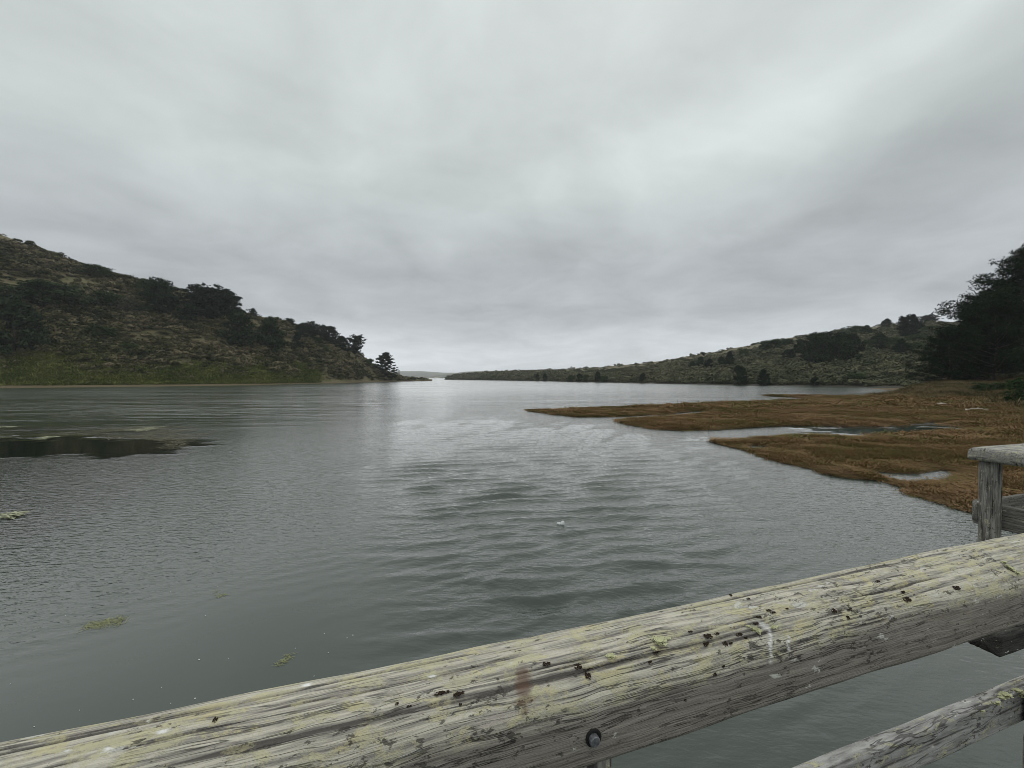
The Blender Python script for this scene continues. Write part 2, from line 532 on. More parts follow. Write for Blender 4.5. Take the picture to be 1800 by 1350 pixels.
left = Hill("hill_left",
            shore=[(-900, 690), (-400, 686), (0, 682), (150, 680.6), (300, 679), (450, 677), (600, 673.4), (690, 670.6), (760, 669.4)],
            crest=[(-900, 380), (-400, 372), (-150, 378), (0, 414), (60, 436), (140, 469), (200, 488), (260, 501), (350, 522), (430, 552),
                   (500, 569), (560, 590), (610, 612), (640, 630), (662, 648), (690, 661.5), (712, 664.5), (740, 667.5), (760, 668.6)],
            depth=[(-900, 120), (0, 84), (300, 76), (500, 70), (600, 62), (660, 46), (700, 24), (760, 10)],
            material=M_HILL_L, ns=110, nd=460, amp=0.22, seed=21, bench=0.07, nscale=0.022, power=0.94, beach=1.0)
right = Hill("hill_right",
             shore=[(782, 667.2), (800, 667.6), (900, 669), (1000, 671), (1100, 673), (1200, 675), (1300, 677), (1400, 678.6), (1500, 680),
                    (1620, 682), (1800, 685), (2300, 692)],
             crest=[(782, 667), (790, 662), (800, 659.5), (830, 655.5), (900, 652), (1000, 650), (1060, 646.5), (1150, 637.5), (1240, 622.5), (1330, 606),
                    (1400, 594), (1480, 583), (1560, 573), (1640, 569), (1700, 567), (1800, 566), (2300, 575)],
             depth=[(782, 20), (800, 70), (900, 130), (1100, 190), (1300, 200), (1640, 160), (2300, 130)],
             material=M_HILL_R, ns=110, nd=430, amp=0.16, seed=57, bench=0.03, nscale=0.014, power=0.86)

def far_ridge(name, pts, D, depth, seed):
    a = np.array(pts, float)
    t, s = ray(a[:, 0], a[:, 1])
    T = np.linspace(t[0], t[-1], 160)
    sl = np.interp(T, t, s)
    S = np.array([-0.1, 0.0, 0.03, 0.10, 0.2, 0.35, 0.5, 0.65, 0.8, 0.9, 1.0, 1.2, 1.6])
    TT, SS = np.meshgrid(T, S, indexing='ij')
    hr = H + (D + depth) * sl[:, None]
    prof = np.interp(SS, [-0.1, 0, 0.03, 0.35, 1.0, 1.6], [-0.1, 0.0, 0.30, 0.55, 1.0, 0.6])
    DD = D + depth * SS + 60 * (fbm(TT * 40, SS * 0, seed=seed) - 0.5)
    h = hr * prof * (1 + 0.12 * (fbm(TT * 60, SS * 3, seed=seed + 1) - 0.5) * (SS < 0.95))
    V = np.stack([TT * DD, DD, h], -1)
    link(name, mesh_np(name, V, grid_faces(len(T), len(S))[:, ::-1], M_HILL_F, True), kind='structure')

far_ridge("far_hill", [(560, 656), (700, 652.6), (740, 652.4), (780, 655), (840, 656), (900, 655), (1000, 654)], 4300, 800, 3)
far_ridge("far_headland", [(752, 664.2), (765, 660), (790, 657.5), (815, 653.5), (850, 652), (900, 652), (1000, 651)], 2700, 700, 9)

# ------------------------------------------------------------------ marsh
LAND = px_poly([(924, 720.5), (965, 720.2), (1000, 720), (1075, 717), (1150, 714), (1240, 710), (1330, 706.5), (1400, 704.2), (1432, 703),
                (1415, 700.2), (1380, 697.8), (1345, 696.2), (1345, 695.2), (1400, 696.2), (1470, 697.2), (1550, 696.5), (1620, 692)])
LAND2 = px_poly([(1900, 962), (1830, 940), (1760, 917), (1700, 897), (1640, 881), (1590, 866), (1540, 853), (1490, 843), (1440, 829.5), (1400, 818),
                 (1350, 803.5), (1300, 789), (1250, 775.5), (1275, 773.8), (1310, 772), (1370, 767.5), (1430, 766), (1500, 767.5), (1545, 765), (1610, 764),
                 (1660, 757), (1700, 757), (1704, 752), (1680, 749), (1650, 746), (1704, 742.8), (1620, 742.5), (1590, 747), (1545, 750), (1500, 750.5), (1470, 749), (1400, 747.5), (1330, 750.5),
                 (1280, 755), (1200, 757.3), (1150, 755), (1110, 748), (1078, 738.5), (1150, 734.5), (1205, 728.5), (1240, 727), (1243, 723.5), (1220, 723),
                 (1150, 729.5), (1080, 732.8), (1010, 733), (970, 728.5), (935, 723)])
FARB = np.array([[96.0, 92.0], [118, 128], [175, 128], [175, 20], [60, 6.0], [22, 5.5]])
LANDPOLY = np.vstack([LAND, FARB, LAND2])
POOLS = [px_poly([(1525, 827), (1575, 832), (1610, 832), (1660, 826), (1682, 834), (1655, 845), (1600, 848), (1560, 843)]),
         px_poly([(1470, 838), (1500, 842), (1550, 846), (1590, 858), (1575, 868), (1500, 856)]),
         px_poly([(1314, 782), (1350, 784), (1358, 790), (1322, 790)])]

CHANNEL2 = px_poly([(1240, 776), (1270, 757), (1340, 750), (1470, 748), (1560, 749), (1560, 768), (1430, 768), (1310, 774)])

def marsh_sd(X, Y):
    wob = 0.06 * np.hypot(X, Y) ** 0.75
    jx = (fbm(X * 0.8, Y * 0.8, octaves=3, seed=71) - 0.5) * wob
    jy = (fbm(X * 0.8 + 31, Y * 0.8, octaves=3, seed=72) - 0.5) * wob
    sdv = signed(LANDPOLY, X + jx, Y + jy)
    for p in POOLS:
        sdv = np.minimum(sdv, -signed(p, X + jx * 0.5, Y + jy * 0.5))
    return sdv

def marsh_h(X, Y, sdv=None):
    if sdv is None:
        sdv = marsh_sd(X, Y)
    t = X / Y
    b = np.where(sdv > 0, 0.01 + 0.10 * (1 - np.exp(-np.maximum(sdv, 0) / 1.2)), np.maximum(sdv * 0.6, -0.5))
    b = b + np.where(sdv > 0.1, (fbm(X * 0.5, Y * 0.5, seed=81) - 0.45) * 0.10, 0)
    rise = smooth(Y, 52, 82) * smooth(t, 0.98, 1.14) * 2.5 + smooth(t, 1.16, 1.5) * smooth(Y, 26, 60) * 1.5
    rise = rise * (0.75 + 0.5 * fbm(X * 0.12, Y * 0.12, seed=83))
    return b + rise * (sdv > 0)

M_MARSH, n = mat("marsh_mud_and_weed")
p = pos(n)
f = n.noise(p, 0.25, 5, 0.65)
g = n.noise(p, 2.5, 4, 0.6)
col = n.ramp(n.math('ADD', n.math('MULTIPLY', f, 0.6), n.math('MULTIPLY', g, 0.4)), [(0.35, (0.060, 0.052, 0.026)), (0.5, (0.090, 0.064, 0.032)), (0.66, (0.13, 0.092, 0.050))])  # mud and weed tones, darkened to paint in shade between the tufts
finish(n, col, 0.95, bump(n, g, 0.08), spec=0.15)

def build_marsh():
    T = np.concatenate([np.linspace(0.0, 1.45, 400), np.linspace(1.46, 3.4, 40)])
    D = np.exp(np.linspace(math.log(6.0), math.log(128), 270))
    TT, DD = np.meshgrid(T, D, indexing='ij')
    X, Y = TT * DD, DD
    Z = marsh_h(X, Y)
    me = mesh_np("marsh_ground", np.stack([X, Y, Z], -1), grid_faces(len(T), len(D))[:, ::-1], M_MARSH, True)
    link("marsh_ground", me, kind='structure')
build_marsh()

# ------------------------------------------------------------------ scattering (stuff)
LIB = bpy.data.collections.new("plant_forms")      # source forms, never linked to the scene

def scatter(name, P, R, S, meshes, label, cat, seed=0):
    src = bpy.data.collections.new(name + "_forms")
    for i, me in enumerate(meshes):
        o = bpy.data.objects.new("%s_form_%02d" % (name, i), me)
        src.objects.link(o)
    n = len(P)
    me = bpy.data.meshes.new(name)
    me.vertices.add(n)
    me.vertices.foreach_set("co", np.asarray(P, np.float32).ravel())
    for an, ty, key, v in (("rot", 'FLOAT_VECTOR', "vector", R), ("scl", 'FLOAT_VECTOR', "vector", S)):
        a = me.attributes.new(an, ty, 'POINT')
        a.data.foreach_set(key, np.asarray(v, np.float32).ravel())
    a = me.attributes.new("idx", 'INT', 'POINT')
    a.data.foreach_set("value", rng_of(seed).integers(0, len(meshes), n).astype(np.int32))
    o = link(name, me, label=label, cat=cat, kind='stuff')
    ng = bpy.data.node_groups.new(name + "_scatter", 'GeometryNodeTree')
    ng.interface.new_socket("Geometry", in_out='INPUT', socket_type='NodeSocketGeometry')
    ng.interface.new_socket("Geometry", in_out='OUTPUT', socket_type='NodeSocketGeometry')
    g = NT(ng)
    gi = g('NodeGroupInput'); go = g('NodeGroupOutput')
    ci = g('GeometryNodeCollectionInfo', {'Collection': src, 'Separate Children': True, 'Reset Children': True})
    def na(nm, ty):
        return g('GeometryNodeInputNamedAttribute', {'Name': nm}, data_type=ty).outputs[0]
    iop = g('GeometryNodeInstanceOnPoints', {'Points': gi.outputs[0], 'Instance': ci.outputs[0], 'Pick Instance': True,
                                             'Instance Index': na('idx', 'INT'), 'Scale': na('scl', 'FLOAT_VECTOR')})
    er = g('FunctionNodeEulerToRotation', {0: na('rot', 'FLOAT_VECTOR')})
    ng.links.new(er.outputs[0], iop.inputs['Rotation'])
    ng.links.new(iop.outputs[0], go.inputs[0])
    md = o.modifiers.new("scatter", 'NODES')
    md.node_group = ng
    return o

def shrub_mesh(seed, mat_, n=260, leaf=0.11):
    """rounded bush: a lumpy leaf shell, leaves lying along its surface"""
    rng = rng_of(seed)
    k = rng.integers(3, 7)
    cen = np.stack([rng.normal(size=k) * 0.36, rng.normal(size=k) * 0.36, rng.uniform(0.10, 0.45, k)], -1)
    rad = rng.uniform(0.28, 0.5, k)
    which = rng.integers(0, k, n)
    v = unit(rng.normal(size=(n, 3)) + np.array([0, 0, 0.35]))
    C = cen[which] + v * (rad[which] * rng.uniform(0.8, 1.04, n))[:, None] * np.array([1, 1, 0.85])
    C[:, 2] = np.maximum(C[:, 2], 0.02)
    V, F = leaf_quads(C, rng.uniform(0.6, 1.4, n) * leaf, rng, aspect=0.7, nrm=v + np.array([0, 0, 0.2]), jit=0.4)
    return mesh_np("shrub_form", V, F, mat_, False)

def tuft_mesh(seed, mat_, n=46, h=1.0, spread=0.55, wdt=0.05, lean=0.5):
    rng = rng_of(seed)
    b = rng.normal(size=(n, 2)) * spread * 0.5
    a = rng.uniform(0, 2 * pi, n)
    ln = rng.uniform(0.2, 1.0, n) * lean
    hh = h * rng.uniform(0.45, 1.0, n)
    base = np.stack([b[:, 0], b[:, 1], np.full(n, -0.05)], -1)
    tip = base + np.stack([np.cos(a) * ln * hh, np.sin(a) * ln * hh, hh], -1)
    side = np.stack([-np.sin(a), np.cos(a), np.zeros(n)], -1) * wdt
    mid = (base + tip) / 2 + np.array([0, 0, 0.08])
    V = np.stack([base, mid - side, tip, mid + side], 1).reshape(-1, 3)
    return mesh_np("tuft_form", V, np.arange(4 * n).reshape(n, 4), mat_, False)

def hill_points(hill, n, tr, sr, rng, dens=None):
    t = rng.uniform(*tr, n); s = rng.uniform(*sr, n)
    P = hill.xyz(t, s)
    # weight by ground area per (t, s) cell
    wgt = P[:, 1] * np.interp(t, hill.td, hill.dp)
    keep = rng.uniform(size=n) < wgt / wgt.max()
    if dens is not None:
        keep &= rng.uniform(size=n) < dens(P, t, s)
    return P[keep], t[keep], s[keep]

def rot_rand(n, rng, tilt=0.15):
    return np.stack([rng.normal(size=n) * tilt, rng.normal(size=n) * tilt, rng.uniform(0, 2 * pi, n)], -1)

def build_scrub():
    rng = rng_of(101)
    shr = [shrub_mesh(200 + i, M_SCRUB) for i in range(6)]
    P, t, s = hill_points(left, 52000, (-2.0, -0.22), (0.10, 1.06), rng,
                          lambda P, t, s: 0.10 + 0.90 * smooth(fbm(P[:, 0] * .055, P[:, 1] * .055, seed=5), 0.40, 0.56))
    k = len(P)
    sc = rng.uniform(0.25, 1.0, k) ** 1.8 * 3.6 + 0.6
    S = np.stack([sc * rng.uniform(.8, 1.3, k), sc * rng.uniform(.8, 1.3, k), sc * rng.uniform(.45, .85, k)], -1)
    S *= smooth(s, 0.06, 0.25)[:, None] * 0.6 + 0.4
    scatter("hillside_scrub", P, rot_rand(k, rng), S, shr, "olive and brown coastal scrub covering the left hillside", "scrub", 1)
    # bright low growth along the foot of the left hill
    tf = [tuft_mesh(300 + i, M_MEADOW, 60, 1.0, 1.0, 0.08, 0.7) for i in range(4)] + [shrub_mesh(310 + i, M_MEADOW, 200, 0.11) for i in range(3)]
    P, t, s = hill_points(left, 30000, (-2.0, -0.5), (0.045, 0.36), rng,
                          lambda P, t, s: smooth(0.30 + 0.14 * np.sin(t * 9) - s, -0.06, 0.08))
    k = len(P); sc = rng.uniform(0.6, 1.5, k)
    scatter("shore_meadow", P, rot_rand(k, rng), np.stack([sc * 1.5, sc * 1.5, sc * 0.8], -1), tf,
            "yellow-green low growth along the foot of the left hill", "meadow plants", 2)
    # far hill
    shr = [shrub_mesh(400 + i, M_SCRUB_R) for i in range(6)]
    def dn(P, t, s):
        edge = np.interp(t, [-0.2, 0.0, 0.3, 0.7, 1.4], [0.95, 0.6, 0.55, 0.72, 0.9])
        a = 0.2 + 0.8 * smooth(fbm(P[:, 0] * .03, P[:, 1] * .03, seed=15), 0.34, 0.58)
        return a * (0.03 + 0.97 * (1 - smooth(s + 0.25 * (fbm(P[:, 0] * .05, P[:, 1] * .05, seed=16) - .5), edge - 0.1, edge + 0.06)))
    P, t, s = hill_points(right, 70000, (-0.17, 1.5), (0.02, 1.02), rng, dn)
    k = len(P); sc = rng.uniform(0.3, 1.0, k) ** 2.2 * 4.2 + 0.8
    S = np.stack([sc * rng.uniform(.8, 1.3, k), sc * rng.uniform(.8, 1.3, k), sc * rng.uniform(.45, .9, k)], -1)
    scatter("far_hillside_scrub", P, rot_rand(k, rng), S, shr, "grey-green scrub covering the far right hillside", "scrub", 3)
build_scrub()

def build_marsh_plants():
    rng = rng_of(131)
    forms = [tuft_mesh(500 + i, M_PICKLE, 110, 1.0, 0.9, 0.045, 0.5) for i in range(6)]
    # even cover near, coarser farther out
    Ps, Ss = [], []
    for (n, d0, d1, size) in ((110000, 7.5, 22, 0.22), (70000, 20, 45, 0.38), (45000, 42, 90, 0.75)):
        t = rng.uniform(0.0, 1.75, n)
        D = np.sqrt(rng.uniform(d0 ** 2, d1 ** 2, n))
        X, Y = t * D, D
        sdv = marsh_sd(X, Y)
        wet = np.max([signed(q, X, Y) for q in POOLS], axis=0) > -0.12 - 0.3 * size
        k = (sdv > -0.9 * size * rng.uniform(size=n) ** 3) & (rng.uniform(size=n) < 0.10 + 0.90 * smooth(sdv, -0.1, 0.6)) & ~wet
        k &= ~((signed(CHANNEL2, X, Y) > -0.3 - 0.2 * size) & (sdv < 0.5 * size))
        X, Y, sdv = X[k], Y[k], sdv[k]
        z = np.maximum(marsh_h(X, Y, sdv), -0.03)
        keep = z < 1.1
        X, Y, z = X[keep], Y[keep], z[keep]
        m = len(X)
        s = size * rng.uniform(0.6, 1.3, m)
        clump = 0.35 + 1.5 * smooth(fbm(X * 0.7, Y * 0.9, seed=91), 0.38, 0.68)
        Ps.append(np.stack([X, Y, z], -1))
        Ss.append(np.stack([s * 1.25, s * 1.25, (0.065 + 0.13 * size) * rng.uniform(0.5, 1.2, m) * clump * (0.4 + 0.6 * smooth(sdv[keep], 0.0, 1.4))], -1))
    P = np.vstack(Ps); S = np.vstack(Ss)
    scatter("marsh_pickleweed", P, rot_rand(len(P), rng, 0.1), S, forms, "red-brown and olive pickleweed matting the salt marsh", "marsh plants", 4)
    # taller dry grass on the bank under the big pines and the reed patch at the water
    forms = [tuft_mesh(520 + i, M_DRYGRASS, 60, 1.0, 0.8, 0.03, 0.6) for i in range(5)]
    n = 30000
    t = rng.uniform(0.9, 1.8, n); D = rng.uniform(30, 95, n)
    X, Y = t * D, D
    sdv = marsh_sd(X, Y); z = marsh_h(X, Y, sdv)
    k = (sdv > 0.3) & (rng.uniform(size=n) < smooth(z, 0.25, 1.0))
    a = on_plane(rng.uniform(1535, 1625, 900), rng.uniform(691.5, 696.8, 900))
    sd2 = marsh_sd(a[:, 0], a[:, 1]); a = a[sd2 > 0.1]
    P = np.vstack([np.stack([X, Y, z], -1)[k], np.stack([a[:, 0], a[:, 1], marsh_h(a[:, 0], a[:, 1])], -1)])
    m = len(P); s = rng.uniform(0.5, 1.1, m)
    S = np.stack([s * 1.2, s * 1.2, s * 0.7], -1)
    S[k.sum():] *= np.array([1.2, 1.2, 1.3])
    scatter("bank_grass", P, rot_rand(m, rng, 0.1), S, forms, "tan dry grass on the bank below the dark pines", "grass", 5)
build_marsh_plants()

# ------------------------------------------------------------------ trees
def crown_points(rng, kind, nb, per, clump, leaves):
    """clump centres of a unit tree (height 1, width 1) + limb paths"""
    cents, limbs = [], []
    for i in range(nb):
        zf = rng.uniform(0, 1)
        az = rng.uniform(0, 2 * pi)
        if kind == 'pine':
            z = 0.08 + 0.90 * zf ** 0.9
            r = 0.5 * (1 - ((z - 0.25) / 0.78) ** 2 if z > 0.25 else 0.86 + 0.14 * z / 0.25) * rng.uniform(0.75, 1.05)
            r = max(r, 0.05)
            up = 0.07
        elif kind == 'spread':      # flat-topped, wind-shaped
            z = 0.10 + 0.86 * zf ** 0.8
            r = 0.5 * math.sqrt(max(0.02, 1 - ((z - 0.55) / 0.46) ** 2)) * rng.uniform(0.7, 1.05)
            up = 0.10
        elif kind == 'tier':        # layered boughs down to the ground
            z = (math.floor(zf * 9) + rng.uniform(0.35, 0.65)) / 9.0
            z = 0.06 + 0.92 * z
            r = 0.5 * (1 - z ** 2.2) ** 0.8 * rng.uniform(0.7, 1.08)
            up = 0.02
        else:                       # bush
            z = 0.12 + 0.75 * zf
            r = 0.5 * math.sqrt(max(0.02, 1 - ((z - 0.3) / 0.68) ** 2)) * rng.uniform(0.7, 1.0)
            up = 0.10
        base = np.array([0, 0, max(0.03, z - 0.10)])
        tip = np.array([cos(az) * r, sin(az) * r, min(1.0, z + up * rng.uniform(0, 1))])
        limbs.append((base, tip))
        for j in range(per):
            f = rng.uniform(0.15, 1.0) ** 0.7
            cents.append(base + (tip - base) * f + rng.normal(size=3) * clump * 0.4 * np.array([1, 1, 0.7]))
    return np.array(cents), limbs

def make_tree(seed, kind, nb=95, per=4, clump=0.085, leaves=24, leaf=0.030, mat_=None, zsq=0.6, aspect=0.45, lean=0.0, trunk_r=0.022):
    rng = rng_of(seed)
    C, limbs = crown_points(rng, kind, nb, per, clump, leaves)
    nC = len(C)
    o = unit(rng.normal(size=(nC, leaves, 3)))
    rad = clump * rng.uniform(0.55, 1.15, (nC, 1, 1)) * rng.uniform(0.5, 1.0, (nC, leaves, 1)) ** 0.5
    flat = np.array([1, 1, 0.55 if kind != 'tier' else 0.32])
    L = (C[:, None] + o * rad * flat).reshape(-1, 3)
    L[:, 2] = np.maximum(L[:, 2], 0.005)
    L[:, 0] += lean * L[:, 2] ** 2
    V, F = leaf_quads(L, leaf * rng.uniform(0.6, 1.3, len(L)), rng, zsq, aspect, nrm=(o + np.array([0, 0, 0.35])).reshape(-1, 3), jit=0.5)
    crown = mesh_np("crown", V, F, mat_, False)
    parts = []
    zz = np.linspace(-0.06, 0.93, 8)
    pth = np.stack([lean * np.maximum(zz, 0) ** 2 + 0.012 * np.sin(zz * 9 + seed), 0.012 * np.cos(zz * 7 + seed), zz], -1)
    parts.append(tube(pth, np.interp(zz, [0, 1], [trunk_r, trunk_r * 0.15]), 7))
    for (b, tp) in limbs[:: max(1, len(limbs) // 24)]:
        m = (b + tp) / 2 - np.array([0, 0, 0.015])
        q = np.array([b, m, tp]); q[:, 0] += lean * q[:, 2] ** 2
        parts.append(tube(q, [trunk_r * 0.35, trunk_r * 0.25, trunk_r * 0.08], 5))
    Vt, Ft = join(parts)
    trunk = mesh_np("trunk", Vt, fix_tri(Ft), M_BARK, True)
    return trunk, crown

FORMS = {}
for kd, cnt, kw in (('pine', 4, dict(mat_=M_NEEDLE)), ('spread', 3, dict(mat_=M_NEEDLE, lean=0.10)),
                    ('tier', 1, dict(mat_=M_NEEDLE, nb=120, per=5, clump=0.062, leaves=22, leaf=0.022)),
                    ('bush', 3, dict(mat_=M_BUSH, nb=60, clump=0.12)), ):
    FORMS[kd] = [make_tree(700 + 31 * i + len(kd), kd, **kw) for i in range(cnt)]
FORMS['grey'] = [make_tree(801, 'bush', mat_=M_BUSH_GREY, nb=34, clump=0.12, leaf=0.03)]
FORMS['green'] = [make_tree(821, 'bush', mat_=M_BUSH_GREEN, nb=60, per=4, clump=0.10, leaf=0.03)]
_cnt = [0]

def plant_tree(hill, kind, px, py, hpx, wpx, label, group, name=None, cat=None, P=None):
    if P is None:
        P = hill.place(px, py)
    D = P[1]
    h = hpx * D / FPX; wd = wpx * D / FPX
    forms = FORMS[kind]
    tr, cr = forms[_cnt[0] % len(forms)]
    _cnt[0] += 1
    low = kind in ('bush', 'grey', 'green')
    nm = name or ('bush' if low else 'conifer_tree')
    root = bpy.data.objects.new(nm, None)
    COL.objects.link(root)
    root.empty_display_size = 0.5
    root.location = (float(P[0]), float(P[1]), float(P[2]) - 0.02 * h)
    root.rotation_euler = (0, 0, random.uniform(0, 2 * pi))
    root.scale = (wd, wd, h * 1.03)
    root['label'] = label
    root['category'] = cat or ('bush' if low else 'tree')
    root['group'] = group
    link('trunk', tr, root)
    link('crown', cr, root)
    return root

GL = "trees and bushes on the left hill"
LEFT = [
    ('pine', 25, 628, 98, 92, "large near-black conifer at the left edge of the picture, low on the hill"),
    ('bush', 95, 540, 46, 100, "broad dark green bush high on the left slope"),
    ('bush', 12, 524, 26, 60, "dark bush at the picture's left edge beside the broad green bush"),
    ('bush', 186, 541, 28, 52, "round olive bush to the right of the broad green bush"),
    ('grey', 226, 550, 26, 44, "pale grey-green bush between two dark bushes on the left slope"),
    ('bush', 256, 550, 14, 34, "small flat green bush below the grey-green one"),
    ('bush', 166, 487, 22, 50, "dark bush on the skyline of the left hill, leftmost there"),
    ('spread', 286, 555, 62, 56, "tall dark conifer reaching the skyline, left of the big wide pine"),
    ('bush', 262, 512, 22, 40, "dark bushy crown on the skyline above the tall conifer"),
    ('spread', 372, 562, 58, 88, "biggest wide dark pine breaking the left hill's skyline"),
    ('pine', 400, 556, 44, 56, "dark pine against the right flank of the biggest wide pine"),
    ('pine', 334, 566, 32, 44, "short dark pine at the left foot of the biggest wide pine"),
    ('pine', 420, 610, 58, 66, "dark conifer in mid slope, left one of a close pair"),
    ('pine', 475, 622, 64, 54, "dark conifer in mid slope, right one of a close pair"),
    ('bush', 178, 593, 22, 48, "low dark bush in the middle of the left slope"),
    ('bush', 225, 622, 20, 28, "small dark round bush above the yellow-green meadow"),
    ('pine', 524, 612, 26, 22, "small lone conifer right of the mid-slope pair"),
    ('pine', 445, 556, 14, 14, "tiny tree on the skyline just right of the biggest pine"),
    ('spread', 511, 573, 13, 18, "small tuft-like tree on the skyline above the lone conifer"),
    ('pine', 530, 594, 25, 28, "dark skyline conifer, first of the row running down to the point"),
    ('spread', 545, 594, 28, 30, "pointed skyline conifer, second of the row running down to the point"),
    ('spread', 563, 594, 22, 22, "flat-headed skyline conifer, third of the row running down to the point"),
    ('pine', 580, 604, 30, 38, "wide skyline conifer, fourth of the row running down to the point"),
    ('pine', 600, 618, 26, 34, "dark skyline conifer, fifth of the row running down to the point"),
    ('spread', 622, 622, 32, 34, "last skyline conifer of the row before the bare drop to the point"),
    ('bush', 554, 606, 15, 26, "small bush on the slope under the skyline row"),
    ('bush', 570, 620, 14, 20, "smaller bush lower on the slope under the skyline row"),
    ('bush', 646, 644, 14, 26, "dark bush on the skyline between the row and the waterside tree"),
    ('tier', 678, 665, 46, 48, "single layered conifer standing at the waterside end of the left hill"),
]
for (kd, x, y, h, wd, lb) in LEFT:
    plant_tree(left, kd, x, y, h, wd, lb, GL)

GR = "trees and bushes on the far right hill"
RIGHT = [
    ('spread', 1237, 625.5, 6, 7, "tiny lone tree standing on the bare skyline of the far hill"),
    ('pine', 1217, 650, 15, 16, "left tree of the small clump below the lone skyline tree"),
    ('pine', 1232, 649, 21, 20, "middle tree of the small clump below the lone skyline tree"),
    ('pine', 1247, 650, 18, 20, "right tree of the small clump below the lone skyline tree"),
    ('pine', 1268, 646, 20, 15, "shorter of two narrow trees side by side right of the small clump"),
    ('pine', 1283, 645, 27, 17, "taller of two narrow trees side by side right of the small clump"),
    ('bush', 1307, 629, 17, 18, "dark round tree just under the skyline, right of the two narrow trees"),
    ('pine', 1297, 660, 17, 16, "small dark tree above the bigger one on the far shore"),
    ('pine', 1302, 677, 32, 26, "dark tree at the far shore, left of two at the waterline"),
    ('pine', 1342, 678, 28, 21, "dark tree at the far shore, right of two at the waterline"),
    ('bush', 1357, 617, 21, 42, "wide dark thicket on the far hill's skyline, left of the grove"),
    ('bush', 1378, 612, 18, 30, "dark thicket beside the wide one on the far hill's skyline"),
    ('pine', 1386, 634, 20, 26, "dark tree at the left end of the grove, lower of two"),
    ('pine', 1406, 628, 31, 24, "dark tree at the left end of the grove, taller of two"),
    ('pine', 1420, 642, 32, 32, "leftmost, low conifer of the dense grove on the far right hill"), ('pine', 1440, 642, 52, 46, "tall conifer second from the left in the dense grove"), ('spread', 1455, 628, 42, 45, "flat-headed conifer set back in the middle of the dense grove"),
    ('pine', 1475, 642, 56, 54, "widest and tallest conifer at the centre of the dense grove"), ('pine', 1496, 634, 46, 42, "rightmost conifer of the dense grove on the far right hill"), ('pine', 1430, 622, 34, 40, "highest-standing conifer of the dense grove, nearest the skyline"),
    ('bush', 1498, 590, 18, 40, "broad dark thicket on the skyline above the grove"),
    ('pine', 1524, 591, 19, 22, "pointed tree at the right end of the broad skyline thicket"),
    ('pine', 1558, 580, 19, 20, "single rounded tree on the skyline between the thicket and the tallest tree"),
    ('spread', 1600, 598, 43, 36, "tallest flat-topped tree rising above the far hill's skyline"),
    ('spread', 1632, 569, 15, 28, "low flat-topped tree on the skyline right of the tallest one"),
    ('bush', 1530, 616, 19, 32, "dark bush between the grove and the trees below the tallest one"),
    ('pine', 1546, 614, 28, 30, "dark tree halfway between the grove and the tallest skyline tree"),
    ('bush', 1571, 613, 21, 34, "broad bush under the single rounded skyline tree"),
    ('pine', 1584, 626, 30, 25, "dark tree below and left of the tallest skyline tree"),
    ('bush', 1630, 587, 15, 32, "dark bush below the low flat-topped skyline tree"),
    ('bush', 1612, 605, 20, 32, "dark bush at the foot of the tallest skyline tree"),
    ('bush', 1602, 622, 21, 40, "wide bush beside the dark tree, left of the near pines"),
    ('bush', 1523, 637, 11, 14, "small dark bush below the grove's right end, upper of two"),
    ('bush', 1530, 645, 10, 18, "small dark bush below the grove's right end, lower of two"),
    ('bush', 1570, 643, 8, 16, "small low bush alone on the open slope below the tallest tree"),
    ('pine', 1433, 679, 15, 17, "small dark tree at the waterline below the grove"),
    ('bush', 1462, 676, 12, 18, "round bush just above the waterline below the grove"),
    ('bush', 1502, 674, 18, 34, "wide dark bush near the far shore, right of the grove"),
    ('bush', 868, 667, 8, 12, "small dark bush on the low peninsula, leftmost"),
    ('pine', 945, 669, 12, 11, "left tree of a touching pair on the low peninsula"),
    ('pine', 958, 669.5, 13, 11, "right tree of a touching pair on the low peninsula"),
    ('bush', 1005, 670.5, 12, 15, "left bush of three in a row on the peninsula shore"),
    ('pine', 1019, 671, 14, 14, "middle tree of three in a row on the peninsula shore"),
    ('bush', 1031, 671, 13, 13, "right bush of three in a row on the peninsula shore"),
    ('pine', 1051, 671, 18, 13, "tallest tree on the peninsula shore"),
    ('bush', 1062, 671.8, 12, 16, "round bush touching the tallest peninsula tree"),
    ('pine', 1130, 672, 16, 15, "dark tree alone on the shore between peninsula and far hill"),
    ('bush', 1146, 640, 4, 7, "leftmost of two specks of bush on the bare skyline"),
    ('bush', 1160, 639, 4, 6, "second of two specks of bush on the bare skyline"),
]
for (kd, x, y, h, wd, lb) in RIGHT:
    plant_tree(right, kd, x, y, h, wd, lb, GR)
plant_tree(left, 'bush', 722, 668.2, 5.5, 9, "tiny dark bush on the low tip of the left point", GL)

# big dark pines on the near right bank
def big_pine(seed, px, D, hpx, wpx, label, nb=150, per=6, sink=0.0, kind='pine'):
    t, _ = ray(px, 680)
    x = t * D
    z = float(marsh_h(np.array([x]), np.array([D]))[0])
    tr, cr = make_tree(seed, kind, nb=nb, per=per, clump=0.048, leaves=42, leaf=0.0115, mat_=M_NEEDLE_FG, zsq=0.8, aspect=0.24, trunk_r=0.016)
    root = bpy.data.objects.new("pine_tree", None)
    COL.objects.link(root)
    root.location = (x, D, z - 0.1)
    root.scale = (wpx * D / FPX, wpx * D / FPX, hpx * D / FPX)
    root.rotation_euler = (0, 0, seed * 1.3)
    root['label'] = label; root['category'] = 'tree'; root['group'] = "dark pines on the near bank"
    link('trunk', tr, root); link('crown', cr, root)

